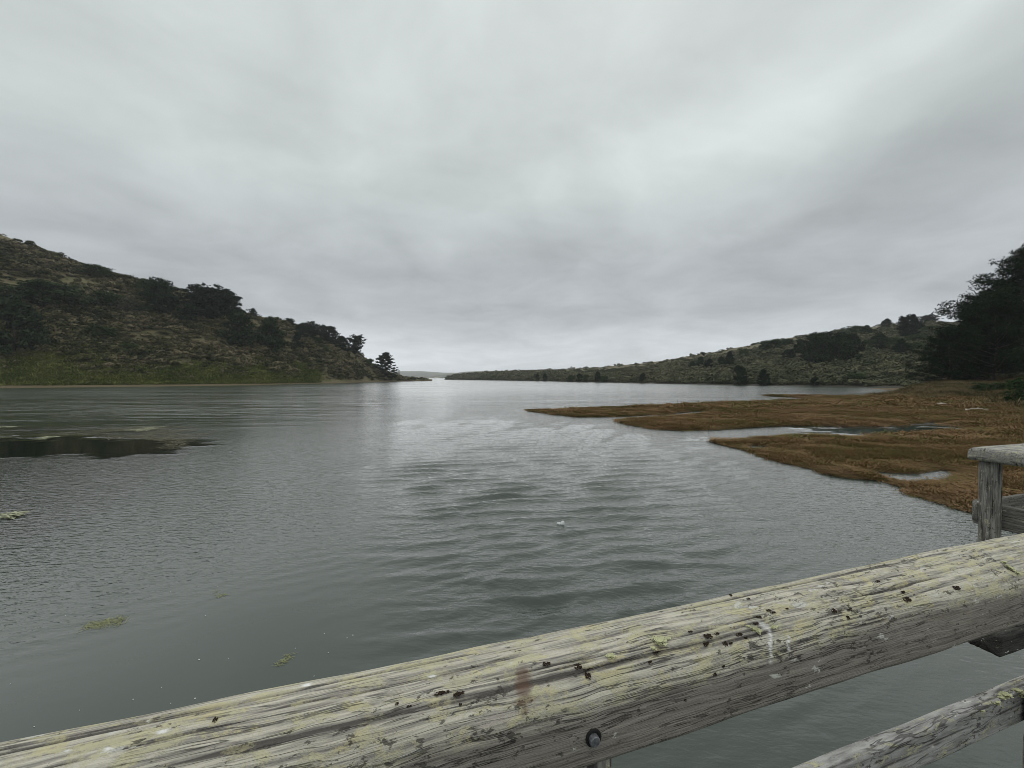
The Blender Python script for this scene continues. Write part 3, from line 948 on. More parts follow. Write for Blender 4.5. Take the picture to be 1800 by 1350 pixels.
big_pine(901, 1834, 80, 236, 275, "tallest dark pine at the right edge, its top cut by the picture's side", 330, 7)
big_pine(902, 1748, 76, 160, 150, "middle dark pine, stepping down from the tallest toward the water", 230, 6)
big_pine(903, 1668, 82, 98, 120, "lowest dark pine at the water's edge, branches down to the marsh", 170, 6)
big_pine(904, 1705, 88, 140, 120, "dark pine filling the gap behind the lowest and middle pines", 170, 6)

t, _ = ray(1806, 720)
Pb = np.array([t * 43, 43.0, float(marsh_h(np.array([t * 43]), np.array([43.0]))[0])])
plant_tree(None, 'green', 0, 0, 50, 60, "bright green bush at the right edge, nearest on the marsh bank", "bushes on the marsh bank", P=Pb)
for (x, D, h, wd, lb) in ((1745, 62, 20, 60, "low dark bush on the grassy bank under the middle pine"),
                          (1782, 60, 16, 50, "low dark bush on the bank, between the middle pine and the green bush")):
    t, _ = ray(x, 690)
    Pb = np.array([t * D, D, float(marsh_h(np.array([t * D]), np.array([D]))[0])])
    plant_tree(None, 'bush', 0, 0, h, wd, lb, "bushes on the marsh bank", P=Pb)

# ------------------------------------------------------------------ driftwood, algae, foam
M_DRIFT, n = mat("bleached_driftwood")
finish(n, n.ramp(n.noise(pos(n), 9, 4), [(0.3, (0.34, 0.31, 0.26)), (0.7, (0.58, 0.54, 0.47))]), 0.85, spec=0.2)

def driftwood(px, py, length_px, lb, rz, seed):
    q = on_plane(px, py, 0.3)
    L = length_px * q[1] / FPX
    rng = rng_of(seed)
    s = np.linspace(-0.5, 0.5, 9)
    pth = np.stack([s * L, 0.06 * L * np.sin(s * 5 + seed), 0.05 * L * rng.uniform(0, 1, 9)], -1)
    V1 = tube(pth, np.interp(s, [-.5, .5], [0.055, 0.025]) * L, 7)
    b = pth[5]
    V2 = tube(np.array([b, b + np.array([0.1, 0.12, 0.10]) * L, b + np.array([0.22, 0.16, 0.14]) * L]), np.array([0.03, 0.022, 0.008]) * L, 6)
    V, F = join([V1, V2])
    z = float(marsh_h(q[:1], q[1:])[0])
    link("driftwood", mesh_np("driftwood", V, fix_tri(F), M_DRIFT, True), loc=(q[0], q[1], z + 0.28), rotz=rz,
         label=lb, cat="driftwood", group="bleached driftwood on the marsh")
driftwood(1655, 711, 20, "pale driftwood log farthest back on the marsh", 0.2, 1)
driftwood(1700, 722, 16, "pale driftwood stick, left of three in the wrack line", 0.5, 2)
driftwood(1716, 720.5, 18, "pale driftwood stick, middle of three in the wrack line", -0.1, 3)
driftwood(1734, 722, 12, "short pale driftwood stick, right of three in the wrack line", 0.3, 4)
driftwood(1584, 767, 8, "small white driftwood piece beside the dark marsh channel", 0.9, 5)

def algae_mat(name, a, b, sc):
    m, n = mat(name)
    finish(n, n.ramp(n.noise(pos(n), sc, 5, 0.65), [(0.35, a), (0.65, b)]), 0.7, spec=0.3)
    return m
M_ALG = algae_mat("green_algae", (0.11, 0.12, 0.055), (0.25, 0.26, 0.12), 14)
M_ALG_P = algae_mat("pale_algae", (0.20, 0.21, 0.12), (0.38, 0.385, 0.25), 6)
M_EEL = algae_mat("brown_eelgrass", (0.045, 0.040, 0.022), (0.13, 0.115, 0.055), 5)
M_FOAM, n = mat("foam")
finish(n, (0.62, 0.64, 0.63), 0.6, spec=0.4)

def strands(poly, count, length, width, z0, z1, ang, spread, seed, mask=None):
    """many narrow wet blades lying on the water inside a polygon"""
    rng = rng_of(seed)
    lo, hi = poly.min(0), poly.max(0)
    P = rng.uniform(lo, hi, (count * 4, 2))
    sdv = signed(poly, P[:, 0], P[:, 1])
    ext = max(0.05, float(np.abs(sdv[sdv > 0]).max()) if (sdv > 0).any() else 0.05)
    keep = (sdv > 0) & (rng.uniform(size=len(P)) < smooth(sdv, -0.1 * ext, 0.5 * ext) * 0.9 + 0.1)
    if mask is not None:
        keep &= mask(P)
    P = P[keep][:count]
    n = len(P)
    a = ang + rng.normal(size=n) * spread
    L = length * rng.uniform(0.4, 1.2, n)
    dv = np.stack([np.cos(a), np.sin(a)], -1); nv = np.stack([-dv[:, 1], dv[:, 0]], -1)
    bend = rng.normal(size=n) * 0.25
    z = rng.uniform(z0, z1, n)
    def pt(f, sgn):
        q = P + dv * ((f - 0.5) * L)[:, None] + nv * (bend * L * (f - 0.5) ** 2 * 2)[:, None]
        q = q + nv * (sgn * width * (1 - abs(f - 0.5) * 1.6) * 0.5)
        return np.concatenate([q, (z + 0.004 * sin(6 * f))[:, None]], -1)
    fs = (0.0, 0.33, 0.67, 1.0)
    V = np.stack([pt(f, s) for f in fs for s in (-1, 1)], 1).reshape(-1, 3)
    base = np.arange(n)[:, None] * 8
    F = np.concatenate([base + np.array([2 * i, 2 * i + 2, 2 * i + 3, 2 * i + 1]) for i in range(3)], 0)
    return V, F

# eelgrass bed breaking the surface round the still slick
BED = px_poly([(-120, 764), (40, 766), (150, 755), (230, 749), (330, 747), (385, 757), (350, 774), (300, 795), (262, 791), (296, 780), (250, 771.5), (170, 769), (60, 771), (-120, 774)])
V, F = strands(BED, 3400, 0.8, 0.020, 0.01, 0.05, 0.1, 0.55, 5,
               lambda P: fbm(P[:, 0] * 0.45, P[:, 1] * 1.1, seed=44) > 0.46 + 0.10 * smooth(P[:, 0], -19, -14))
link("eelgrass_bed", mesh_np("eelgrass_bed", V, F, M_EEL, False), kind='stuff', label="brown eelgrass bed breaking the surface by the still dark slick", cat="eelgrass")
PALE = [(px_poly([(200, 758), (235, 755.5), (262, 751), (290, 750.2), (292, 751.5), (262, 757.5), (240, 760), (232, 758)]), "long pale algae streak at the back of the eelgrass bed"),
        (px_poly([(60, 774.5), (75, 768), (110, 767.5), (108, 769), (86, 770.5), (78, 774)]), "short pale algae streak at the left rim of the dark slick"),
        (px_poly([(172, 774.5), (190, 768), (240, 766), (290, 768), (325, 774), (330, 790), (300, 792), (285, 780), (250, 773)]), "wide mottled algae mat at the right end of the slick"),
        (px_poly([(-10, 753), (-10, 750.5), (30, 750), (32, 751.5)]), "thin pale algae streak at the picture's left edge, behind the slick"),
        (px_poly([(-20, 916), (-10, 908), (30, 902), (44, 904), (20, 912)]), "pale algae scrap at the left edge among dark ripples")]
for i, (pl, lb) in enumerate(PALE):
    area = abs(np.sum(pl[:, 0] * np.roll(pl[:, 1], 1) - pl[:, 1] * np.roll(pl[:, 0], 1))) / 2
    V, F = strands(pl, int(min(3000, 30 + area * (34 if i != 2 else 26))), 0.5, 0.05, 0.02, 0.06, 0.15, 0.5, 60 + i)
    link("algae_mat", mesh_np("algae_mat", V, F, M_ALG_P if i != 2 else M_EEL, False), kind='stuff', label=lb, cat="algae", group="algae on the water")
for i, (pts, lb) in enumerate((([(138, 1110), (150, 1096), (185, 1087), (222, 1083), (228, 1092), (205, 1102), (170, 1107)], "largest green algae clump floating on still water at lower left"),
                               ([(374, 1043), (376, 1036), (395, 1038), (404, 1040), (398, 1048), (382, 1051)], "small faint algae clump floating between the largest clump and the choppy water"),
                               ([(481, 1170), (494, 1160), (503, 1151), (519, 1147), (514, 1157), (498, 1168), (486, 1174)], "narrow brownish algae clump floating closest to the handrail"))):
    pl = px_poly(pts)
    V, F = strands(pl, (170, 24, 40)[i], (0.17, 0.13, 0.12)[i], 0.007, 0.002, 0.012, radians(15), 0.7, 80 + i)
    link("algae_clump", mesh_np("algae_clump", V, F, M_ALG, False), kind='stuff', label=lb, cat="algae", group="algae clumps floating near the handrail")

def foam_flecks():
    rng = rng_of(9)
    pts = [(300, 1041), (383, 1031), (361, 1083), (350, 1160), (402, 1158), (284, 1209), (300, 1237), (343, 1228), (519, 1140), (570, 1114), (577, 1148), (620, 1117),
           (610, 1122), (552, 1189), (234, 1230), (18, 1203), (115, 1082), (140, 1249), (60, 1278)]
    parts = []
    for (x, y) in pts:
        c = on_plane(x, y)
        a = np.linspace(0, 2 * pi, 8, endpoint=False)
        r = rng.uniform(0.0025, 0.0055)
        q = np.stack([c[0] + np.cos(a) * r * rng.uniform(0.8, 2.2), c[1] + np.sin(a) * r, np.full(8, 0.004)], -1)
        top = np.array([[c[0], c[1], 0.010]])
        V = np.vstack([q, top])
        F = np.array([[i, (i + 1) % 8, 8] for i in range(8)])
        parts.append((V, F))
    V, F = join(parts)
    link("foam_flecks", mesh_np("foam_flecks", V, F, M_FOAM, True), kind='stuff', label="tiny white foam flecks scattered on the still water", cat="foam")
foam_flecks()

def splash():
    c = on_plane(985, 921)
    rng = rng_of(77)
    parts = []
    for i in range(34):
        u = rng.uniform(-1, 1, 2) * np.array([0.075, 0.03])
        r = rng.uniform(0.006, 0.019)
        hgt = rng.uniform(0.0, 0.035) * (1.5 if u[0] > 0.01 else 0.5)
        a = np.linspace(0, 2 * pi, 6, endpoint=False)
        rows = []
        for (zf, rf) in ((-0.06, 0.9), (hgt * 0.5, 1.0), (hgt + r, 0.7), (hgt + r * 1.7, 0.12)):
            rows.append(np.stack([u[0] + np.cos(a) * r * rf * 1.3, u[1] + np.sin(a) * r * rf, np.full(6, zf)], -1))
        parts.append((np.vstack(rows), grid_faces(4, 6, True)))
    V, F = join(parts)
    link("splash", mesh_np("splash", V, F, M_FOAM, True), loc=(c[0], c[1], 0.005), label="small white splash on a wave crest in the choppy water", cat="splash")
splash()

# ------------------------------------------------------------------ timber railings
DIR = np.array([2200.0, FPX]); DIR /= np.linalg.norm(DIR)      # along our handrail
NRM = np.array([-DIR[1], DIR[0]])                              # outward, over the water
RZ = math.atan2(DIR[1], DIR[0])

def sp(s, p):                                                  # rail coordinates -> world x, y
    return s * DIR[0] + p * NRM[0], s * DIR[1] + p * NRM[1]

def wood_mat(name, dark, mid, pale, lichen_amt, yellow, spot_amt, grain=(4.0, 135, 135), front_dark=False):
    m, n = mat(name)
    oc = n('ShaderNodeTexCoord').outputs['Object']
    wv0 = n('ShaderNodeTexNoise', {'Vector': oc, 'Scale': 6.0, 'Detail': 2.0}).outputs['Color']
    ocw = n.vmath('ADD', oc, n.vmath('MULTIPLY', n.vmath('SUBTRACT', wv0, (.5, .5, .5)), (0.02, 0.02, 0.02)))
    gv = n('ShaderNodeMapping', {'Vector': ocw, 'Scale': grain}).outputs[0]
    g1 = n.noise(gv, 1.0, 6, 0.65, 0.3)
    gv2 = n('ShaderNodeMapping', {'Vector': oc, 'Scale': tuple(g * 4 for g in grain)}).outputs[0]
    g2 = n.noise(gv2, 1.0, 4, 0.6)
    gro = n('ShaderNodeAttribute', attribute_name='groove').outputs['Fac']
    fr = n('ShaderNodeAttribute', attribute_name='front').outputs['Fac']
    base = n.math('ADD', n.math('MULTIPLY', g1, 0.75), n.math('MULTIPLY', g2, 0.35))
    base = n.math('SUBTRACT', base, n.math('MULTIPLY', gro, 0.27))
    col = n.ramp(base, [(0.36, dark), (0.48, mid), (0.62, pale)])
    # hairline drying cracks
    cv = n('ShaderNodeMapping', {'Vector': ocw, 'Scale': tuple(g * 0.55 for g in grain), 'Location': (2, 3, 4)}).outputs[0]
    crk = n.math('ABSOLUTE', n.math('SUBTRACT', n.noise(cv, 1.0, 3, 0.6), 0.5))
    crk = n.math('MULTIPLY', n.math('SUBTRACT', 1.0, n.sstep(crk, 0.004, 0.020)), n.sstep(n.noise(oc, 5.0, 2), 0.42, 0.60))
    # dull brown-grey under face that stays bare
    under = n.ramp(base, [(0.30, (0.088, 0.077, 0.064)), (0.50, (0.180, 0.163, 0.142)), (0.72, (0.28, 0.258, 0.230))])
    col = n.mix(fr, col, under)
    # crust lichen, yellow-green, in patches drawn out along the grain
    lv = n('ShaderNodeMapping', {'Vector': oc, 'Scale': (16, 44, 44)}).outputs[0]
    l1 = n.noise(lv, 1.0, 5, 0.6, 0.5)
    l2 = n.noise(oc, 90.0, 4, 0.7)
    lm = n.sstep(n.math('ADD', l1, n.math('MULTIPLY', n.math('SUBTRACT', l2, 0.5), 0.55)), 0.62 - 0.16 * lichen_amt, 0.72 - 0.12 * lichen_amt)
    lm = n.math('MULTIPLY', lm, n.math('SUBTRACT', 1.0, n.math('MULTIPLY', gro, 0.8), True))
    lm = n.math('MULTIPLY', lm, n.math('SUBTRACT', 1.0, n.math('MULTIPLY', fr, 0.93)))
    lcol = n.ramp(n.noise(oc, 16, 3), [(0.36, (0.38, 0.36, 0.22)), (0.52, (0.45, 0.425, 0.215)), (0.66, (0.50, 0.43, 0.17))])
    lcol = n.mix(yellow, (0.44, 0.42, 0.33), lcol)
    col = n.mix(n.math('MULTIPLY', lm, 0.72), col, lcol)
    # whitish crust flakes
    wv = n('ShaderNodeMapping', {'Vector': oc, 'Scale': (13, 38, 38), 'Location': (3.7, 1.4, 7.3)}).outputs[0]
    wn = n.math('ADD', n.noise(wv, 1.0, 3, 0.5, 0.2), n.math('MULTIPLY', n.math('SUBTRACT', l2, 0.5), 0.2))
    wm = n.sstep(wn, 0.685, 0.71)
    col = n.mix(n.math('MULTIPLY', wm, 0.85), col, (0.50, 0.50, 0.455))
    # black fungal specks
    sv = n('ShaderNodeMapping', {'Vector': oc, 'Scale': (40, 80, 80), 'Location': (1, 5, 2)}).outputs[0]
    sm = n.sstep(n.math('ADD', n.noise(sv, 1.0, 4, 0.7), n.math('MULTIPLY', n.math('SUBTRACT', n.noise(oc, 7, 2), 0.5), 0.45)), 0.64 - spot_amt, 0.70 - spot_amt)
    col = n.mix(n.math('MULTIPLY', sm, 0.8), col, (0.045, 0.042, 0.036))
    col = n.mix(n.math('MULTIPLY', crk, 0.7), col, (0.035, 0.033, 0.030))
    # rust run and bird lime with shapes of their own
    ru = n('ShaderNodeAttribute', attribute_name='rust').outputs['Fac']
    wh = n('ShaderNodeAttribute', attribute_name='lime').outputs['Fac']
    chip = n('ShaderNodeAttribute', attribute_name='chip').outputs['Fac']
    brk = n.math('ADD', 0.3, n.math('MULTIPLY', g1, 1.2))
    col = n.mix(n.math('MULTIPLY', n.math('MULTIPLY', ru, brk), n.math('ADD', 0.45, n.math('MULTIPLY', g2, 0.7)), True), col, (0.115, 0.064, 0.042))
    col = n.mix(n.math('MULTIPLY', chip, 0.9), col, n.mix(g2, (0.30, 0.275, 0.24), (0.44, 0.41, 0.36)))
    col = n.mix(n.math('MULTIPLY', wh, brk, True), col, (0.72, 0.72, 0.70))
    hgt = n.math('ADD', n.math('SUBTRACT', n.math('MULTIPLY', g1, 1.0), n.math('MULTIPLY', crk, 0.5)), n.math('ADD', n.math('MULTIPLY', g2, 0.45), n.math('MULTIPLY', lm, 0.25)))
    finish(n, col, 0.88, bump(n, hgt, 0.004, 0.9), spec=0.2)
    return m

M_RAIL = wood_mat("weathered_handrail", (0.098, 0.090, 0.080), (0.255, 0.238, 0.208), (0.49, 0.465, 0.385), 0.95, 0.60, 0.03)
M_LOWER = wood_mat("weathered_lower_rail", (0.09, 0.088, 0.082), (0.22, 0.215, 0.205), (0.36, 0.355, 0.34), 0.35, 0.6, 0.03, (5, 40, 40))
M_POST = wood_mat("weathered_post", (0.045, 0.043, 0.040), (0.115, 0.110, 0.100), (0.24, 0.235, 0.21), 0.5, 0.35, 0.02, (60, 60, 2.6))
M_CAP = wood_mat("weathered_cap", (0.07, 0.068, 0.062), (0.19, 0.185, 0.17), (0.36, 0.35, 0.32), 0.75, 0.3, 0.02)
M_WETBEAM = wood_mat("wet_dark_beam", (0.012, 0.012, 0.011), (0.028, 0.028, 0.025), (0.06, 0.058, 0.05), -0.3, 0.2, 0.0)
M_FASCIA = wood_mat("weathered_edge_board", (0.06, 0.057, 0.05), (0.13, 0.125, 0.11), (0.22, 0.21, 0.19), 0.2, 0.3, 0.0)

def beam(name, prof, x0, x1, nx, mat_, parent, off, seed, groove=0.0, spacing=0.0028, wob=0.0, front=None, masks=None, gr_top=None, ends=0.012):
    """timber lofted along local x from a closed (y, z) outline, worn grooves along the grain"""
    pr = np.asarray(prof, float)
    seg = np.linalg.norm(np.roll(pr, -1, 0) - pr, axis=1)
    L = seg.sum(); nv = max(12, int(L / spacing))
    cum = np.concatenate([[0], np.cumsum(seg)])
    u = np.linspace(0, L, nv, endpoint=False)
    prc = np.vstack([pr, pr[:1]])
    py = np.interp(u, cum, prc[:, 0]); pz = np.interp(u, cum, prc[:, 1])
    tang = np.stack([np.roll(py, -1) - np.roll(py, 1), np.roll(pz, -1) - np.roll(pz, 1)], -1)
    nrm = unit(np.stack([tang[:, 1], -tang[:, 0]], -1))
    cy, cz = py.mean(), pz.mean()
    if np.sum(nrm * np.stack([py - cy, pz - cz], -1)) < 0:
        nrm = -nrm
    xs = np.linspace(x0, x1, nx)
    XX = xs[:, None] * np.ones((1, nv)); UU = np.ones((nx, 1)) * u[None]
    warp = (fbm(XX * 2.2, UU * 9, octaves=3, seed=seed + 1) - 0.5) * 0.016
    uu = UU + warp
    g = fbm(XX * 1.3 + 4, uu * 215, octaves=2, seed=seed + 2, gain=0.5)
    deep = smooth(g, 0.62, 0.80)
    brk = 0.25 + 0.75 * smooth(fbm(XX * 4, uu * 40, octaves=2, seed=seed + 3), 0.30, 0.55)
    gm = np.ones(nv) if gr_top is None else gr_top(py, pz)
    gro = deep * brk * gm[None]
    disp = -groove * gro + groove * 0.35 * (fbm(XX * 1.6, uu * 60, seed=seed + 4) - 0.5) * gm[None]
    disp += wob * (fbm(XX * 3.1, UU * 14, octaves=3, seed=seed + 5) - 0.5)
    # the ends are worn round
    e = np.minimum(xs - x0, x1 - xs)
    shrink = ends * np.clip(1 - e / max(ends, 1e-6), 0, 1)[:, None] ** 2
    disp = disp - shrink
    Y = py[None] + nrm[None, :, 0] * disp
    Z = pz[None] + nrm[None, :, 1] * disp
    V = np.stack([XX, Y, Z], -1)
    attrs = {'groove': gro, 'front': np.zeros_like(gro) if front is None else front(XX, Y, Z, seed),
             'rust': np.zeros_like(gro), 'lime': np.zeros_like(gro), 'chip': np.zeros_like(gro)}
    for k2, fn in (masks or {}).items():
        attrs[k2] = fn(XX, Y, Z)
    V = V.reshape(-1, 3)
    F = grid_faces(nx, nv, True)
    # end caps
    c0, c1 = len(V), len(V) + 1
    V = np.vstack([V, [x0, cy, cz], [x1, cy, cz]])
    j = np.arange(nv); j2 = (j + 1) % nv
    F = np.vstack([F, np.stack([j, j2, np.full(nv, c0), np.full(nv, c0)], -1),
                   np.stack([(nx - 1) * nv + j2, (nx - 1) * nv + j, np.full(nv, c1), np.full(nv, c1)], -1)])
    at2 = {k2: np.concatenate([v.ravel(), [0, 0]]) for k2, v in attrs.items()}
    me = mesh_np(name, V, fix_tri(F), mat_, True, at2)
    # outward normals whichever way the outline ran
    import bmesh
    bm = bmesh.new(); bm.from_mesh(me); bmesh.ops.recalc_face_normals(bm, faces=bm.faces); bm.to_mesh(me); bm.free()
    o = link(name, me, parent)
    o.location = off
    return o, V

def rect(y0, y1, z0, z1, r=0.006):
    return [(y0 + r, z0), (y1 - r, z0), (y1, z0 + r), (y1, z1 - r), (y1 - r, z1), (y0 + r, z1), (y0, z1 - r), (y0, z0 + r)]

BASE = (1.1, 0.61)                          # railing root in (s, p)
rail_root = bpy.data.objects.new("wooden_railing", None)
COL.objects.link(rail_root)
bx, by = sp(*BASE)
rail_root.location = (bx, by, 0.0)
rail_root.rotation_euler = (0, 0, RZ)
rail_root['label'] = "lichen-covered timber railing crossing the foreground"
rail_root['category'] = "railing"

def loc(s, p, z):                            # (s, p, world z) -> railing local
    return (s - BASE[0], p - BASE[1], z)

# handrail outline in (p, height below camera)
HP = [(0.672, 0.620), (0.681, 0.600), (0.684, 0.540), (0.682, 0.500), (0.674, 0.484), (0.655, 0.474), (0.625, 0.470), (0.595, 0.474), (0.570, 0.484),
      (0.552, 0.498), (0.542, 0.512), (0.537, 0.530), (0.534, 0.560), (0.533, 0.606), (0.538, 0.614), (0.56, 0.619)]
HPL = [(p - BASE[1], H - h) for p, h in HP]
zb = H - 0.527

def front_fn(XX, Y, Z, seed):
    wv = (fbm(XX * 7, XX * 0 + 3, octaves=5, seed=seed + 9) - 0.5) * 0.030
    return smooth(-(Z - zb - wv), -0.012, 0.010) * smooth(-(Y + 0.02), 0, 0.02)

def pix_local(px, py, V, off_world=None):
    """railing-local vertex of the handrail seen at a pixel"""
    W = np.empty_like(V)
    W[:, 0] = bx + V[:, 0] * DIR[0] + V[:, 1] * NRM[0]
    W[:, 1] = by + V[:, 0] * DIR[1] + V[:, 1] * NRM[1]
    W[:, 2] = V[:, 2]
    u, v = project(W)
    dd = np.hypot(u - px, v - py)
    cand = np.nonzero(dd < 6)[0]
    if len(cand) == 0:
        return V[int(np.argmin(dd))]
    dist = np.hypot(W[cand, 0], W[cand, 1])
    return V[cand[int(np.argmin(dist))]]

def seen(XX, Y, Z):
    W = np.stack([bx + XX * DIR[0] + Y * NRM[0], by + XX * DIR[1] + Y * NRM[1], Z], -1)
    return project(W)

def ell(u, v, cx, cy, a, b, th, soft=0.35):
    c, s = cos(th), sin(th)
    x = (u - cx) * c + (v - cy) * s; y = -(u - cx) * s + (v - cy) * c
    return 1 - smooth(np.hypot(x / a, y / b), 1 - soft, 1 + soft * 0.5)

def rust_fn(XX, Y, Z):
    u, v = seen(XX, Y, Z)
    jig = (fbm(u * 0.12, v * 0.12, seed=3) - 0.5) * 14
    m = np.maximum(ell(u + jig, v, 920, 1200, 15, 32, 0, 0.4), ell(u + jig, v, 922, 1250, 6, 16, 0, 0.5))
    return np.maximum(m, 0.8 * ell(u + jig, v, 922, 1232, 22, 9, -0.2, 0.5)) * (Y < 0.06)

def lime_fn(XX, Y, Z):
    u, v = seen(XX, Y, Z)
    jig = (fbm(v * 0.1, v * 0, seed=8) - 0.5) * 4
    a = ell(u + jig, v, 1354, 1133, 3.0, 34, -0.05, 0.5)
    b = ell(u + jig, v, 1386, 1132, 1.8, 22, 0.0, 0.5)
    c = ell(u, v, 1343, 1100, 13, 5, 0.6, 0.6)
    r = np.maximum(np.maximum(a, b), 0.7 * c)
    for (x, y, w_, h_) in ((285, 1286, 13, 3.5), (190, 1317, 9, 4), (540, 1204, 8, 3), (760, 1189, 6, 3), (1160, 1300, 0.1, 0.1), (118, 1319, 9, 2.5), (1050, 1343, 0.1, .1)):
        r = np.maximum(r, ell(u, v, x, y, w_, h_, -0.2, 0.4))
    return r * (Y < 0.08)

def chip_fn(XX, Y, Z):
    u, v = seen(XX, Y, Z)
    jig = (fbm(u * 0.08, v * 0.2, seed=13) - 0.5) * 10
    return ell(u, v + jig, 872, 1263, 44, 14, -0.28, 0.3) * (Y < 0.05)

def gtop(py, pz):
    return 0.12 + 0.88 * smooth(pz, H - 0.535, H - 0.515)

hand, HV = beam("handrail", HPL, -1.3 - BASE[0], 3.0 - BASE[0], 760, M_RAIL, rail_root, (0, 0, 0), 301,
                groove=0.0036, spacing=0.0025, wob=0.010, front=front_fn, masks={'rust': rust_fn, 'lime': lime_fn, 'chip': chip_fn}, gr_top=gtop)
lower, LV = beam("lower_rail", rect(0.682 - BASE[1], 0.722 - BASE[1], H - 1.105, H - 1.0, 0.005), -1.2 - BASE[0], 3.0 - BASE[0], 520, M_LOWER, rail_root, (0, 0, 0), 331,
                 groove=0.0012, spacing=0.005, wob=0.005)

def post_part(s0, name="post"):
    prof = rect(-0.068, 0.068, -0.068, 0.068, 0.010)
    o, V = beam(name, prof, 0, 3.9, 400, M_POST_X, rail_root, (0, 0, 0), 350 + int(s0 * 10), groove=0.003, spacing=0.007, wob=0.006)
    o.rotation_euler = (0, -pi / 2, 0)      # local x runs upward
    o.location = loc(s0 + 0.07, 0.608, H - 0.58 - 3.9)
    return o
M_POST_X = wood_mat("weathered_post_timber", (0.042, 0.040, 0.036), (0.12, 0.115, 0.104), (0.27, 0.262, 0.235), 0.35, 0.35, 0.02, (3.2, 55, 55))
for s0 in (-1.45, 0.205, 1.90):
    post_part(s0)

# through-bolt with washer in the front of the handrail
M_IRON, n = mat("galvanised_bolt")
finish(n, n.ramp(n.noise(n('ShaderNodeTexCoord').outputs['Object'], 180, 3), [(0.3, (0.10, 0.105, 0.115)), (0.7, (0.24, 0.245, 0.26))]), 0.55, spec=0.5, Metallic=0.6)
M_WASHER, n = mat("black_washer")
finish(n, (0.012, 0.012, 0.012), 0.7, spec=0.3)  # even near-black for the washer ring round the bolt

def disc_mesh(name, r, depth, mat_, inner=0.0, seg=20, hexa=False):
    k = 6 if hexa else seg
    a = np.linspace(0, 2 * pi, k, endpoint=False)
    rows = []
    for (rr, yy) in ((r, 0.0), (r, -depth), (r * 0.86, -depth * 1.12), (max(inner, 0.0005), -depth * 1.12 if inner == 0 else -depth * 0.6)):
        rows.append(np.stack([np.cos(a) * rr, np.full(k, yy), np.sin(a) * rr], -1))
    return mesh_np(name, np.vstack(rows), grid_faces(4, k, True), mat_, False)

bp = pix_local(1043, 1291, HV)
bolt = link("bolt", disc_mesh("bolt", 0.0085, 0.007, M_IRON, hexa=False, seg=14), hand)
bolt.location = (bp[0] - 0.001, bp[1] - 0.0015, bp[2])
washer = link("washer", disc_mesh("washer", 0.0135, 0.0028, M_WASHER, inner=0.007), hand)
washer.location = (bp[0], bp[1] + 0.0005, bp[2])

# leafy lichen rosettes and dark moss tufts growing on the wood
M_LICH, n = mat("leafy_lichen")
finish(n, n.ramp(n.noise(n('ShaderNodeTexCoord').outputs['Object'], 60, 3), [(0.3, (0.33, 0.34, 0.19)), (0.7, (0.56, 0.56, 0.36))]), 0.9, spec=0.1)
M_MOSS, n = mat("black_moss")
finish(n, n.ramp(n.noise(n('ShaderNodeTexCoord').outputs['Object'], 70, 3), [(0.3, (0.010, 0.008, 0.006)), (0.7, (0.045, 0.030, 0.020))]), 0.95, spec=0.1)

def rosette(seed, mat_, nl, up):
    rng = rng_of(seed)
    parts = []
    for i in range(nl):
        a = rng.uniform(0, 2 * pi); r = rng.uniform(0.0, 1.0)
        c = np.array([cos(a) * r * 0.62, sin(a) * r * 0.62, 0.04 + 0.16 * (1 - r)])
        a += rng.normal() * 1.2
        o = np.array([cos(a), sin(a), 0.0]); sd_ = np.array([-sin(a), cos(a), 0.0])
        L = rng.uniform(0.25, 0.42); Wd = rng.uniform(0.16, 0.30); u_ = rng.uniform(0.3, 1.0) * up
        V = np.array([c - sd_ * Wd * .4, c + o * L * .55 - sd_ * Wd + [0, 0, u_ * .4], c + o * L + sd_ * rng.normal() * .08 + [0, 0, u_],
                      c + o * L * .5 + sd_ * Wd + [0, 0, u_ * .35], c + sd_ * Wd * .4, c + o * L * .45 + [0, 0, -0.02]])
        F = np.array([[0, 1, 5, 5], [1, 2, 5, 5], [2, 3, 5, 5], [3, 4, 5, 5], [4, 0, 5, 5]])
        parts.append((V, F))
    V, F = join(parts)
    return mesh_np("rosette", V, F[:, :3], mat_, True)

LF = [rosette(60 + i, M_LICH, 34, 0.30) for i in range(3)]
MF = [rosette(70 + i, M_MOSS, 26, 0.45) for i in range(3)]
LICHEN = [(1076, 1152, 20), (1163, 1128, 30), (1172, 1120, 16), (1327, 1103, 20), (1318, 1098, 13), (1337, 1110, 12), (1361, 1100, 10), (1775, 994, 20), (1766, 984, 12), (1790, 1003, 11), (1150, 1136, 12)]
MOSS = [(965, 1166, 15), (1020, 1170, 15), (1036, 1172, 16), (1039, 1187, 12), (775, 1216, 15), (807, 1220, 16), (813, 1236, 8), (785, 1212, 8), (1158, 1142, 18), (1245, 1116, 18), (1262, 1110, 12), (1244, 1129, 12),
        (1216, 1108, 8), (1300, 1112, 11), (1312, 1117, 9), (1328, 1092, 9), (1260, 1186, 10), (1276, 1168, 9), (1350, 1068, 9), (1360, 1072, 8), (1386, 1066, 7), (1335, 1080, 8),
        (1468, 1069, 10), (1492, 1081, 11), (1496, 1066, 9), (1597, 1050, 12), (1590, 1036, 8), (1681, 1029, 11), (1543, 1017, 9), (1142, 1159, 8), (377, 1263, 11), (1315, 1047, 8), (1284, 1042, 10), (1205, 1226, 7), (1277, 1128, 12), (1286, 1126, 9), (720, 1238, 8), (697, 1234, 8)]
rr = rng_of(404)
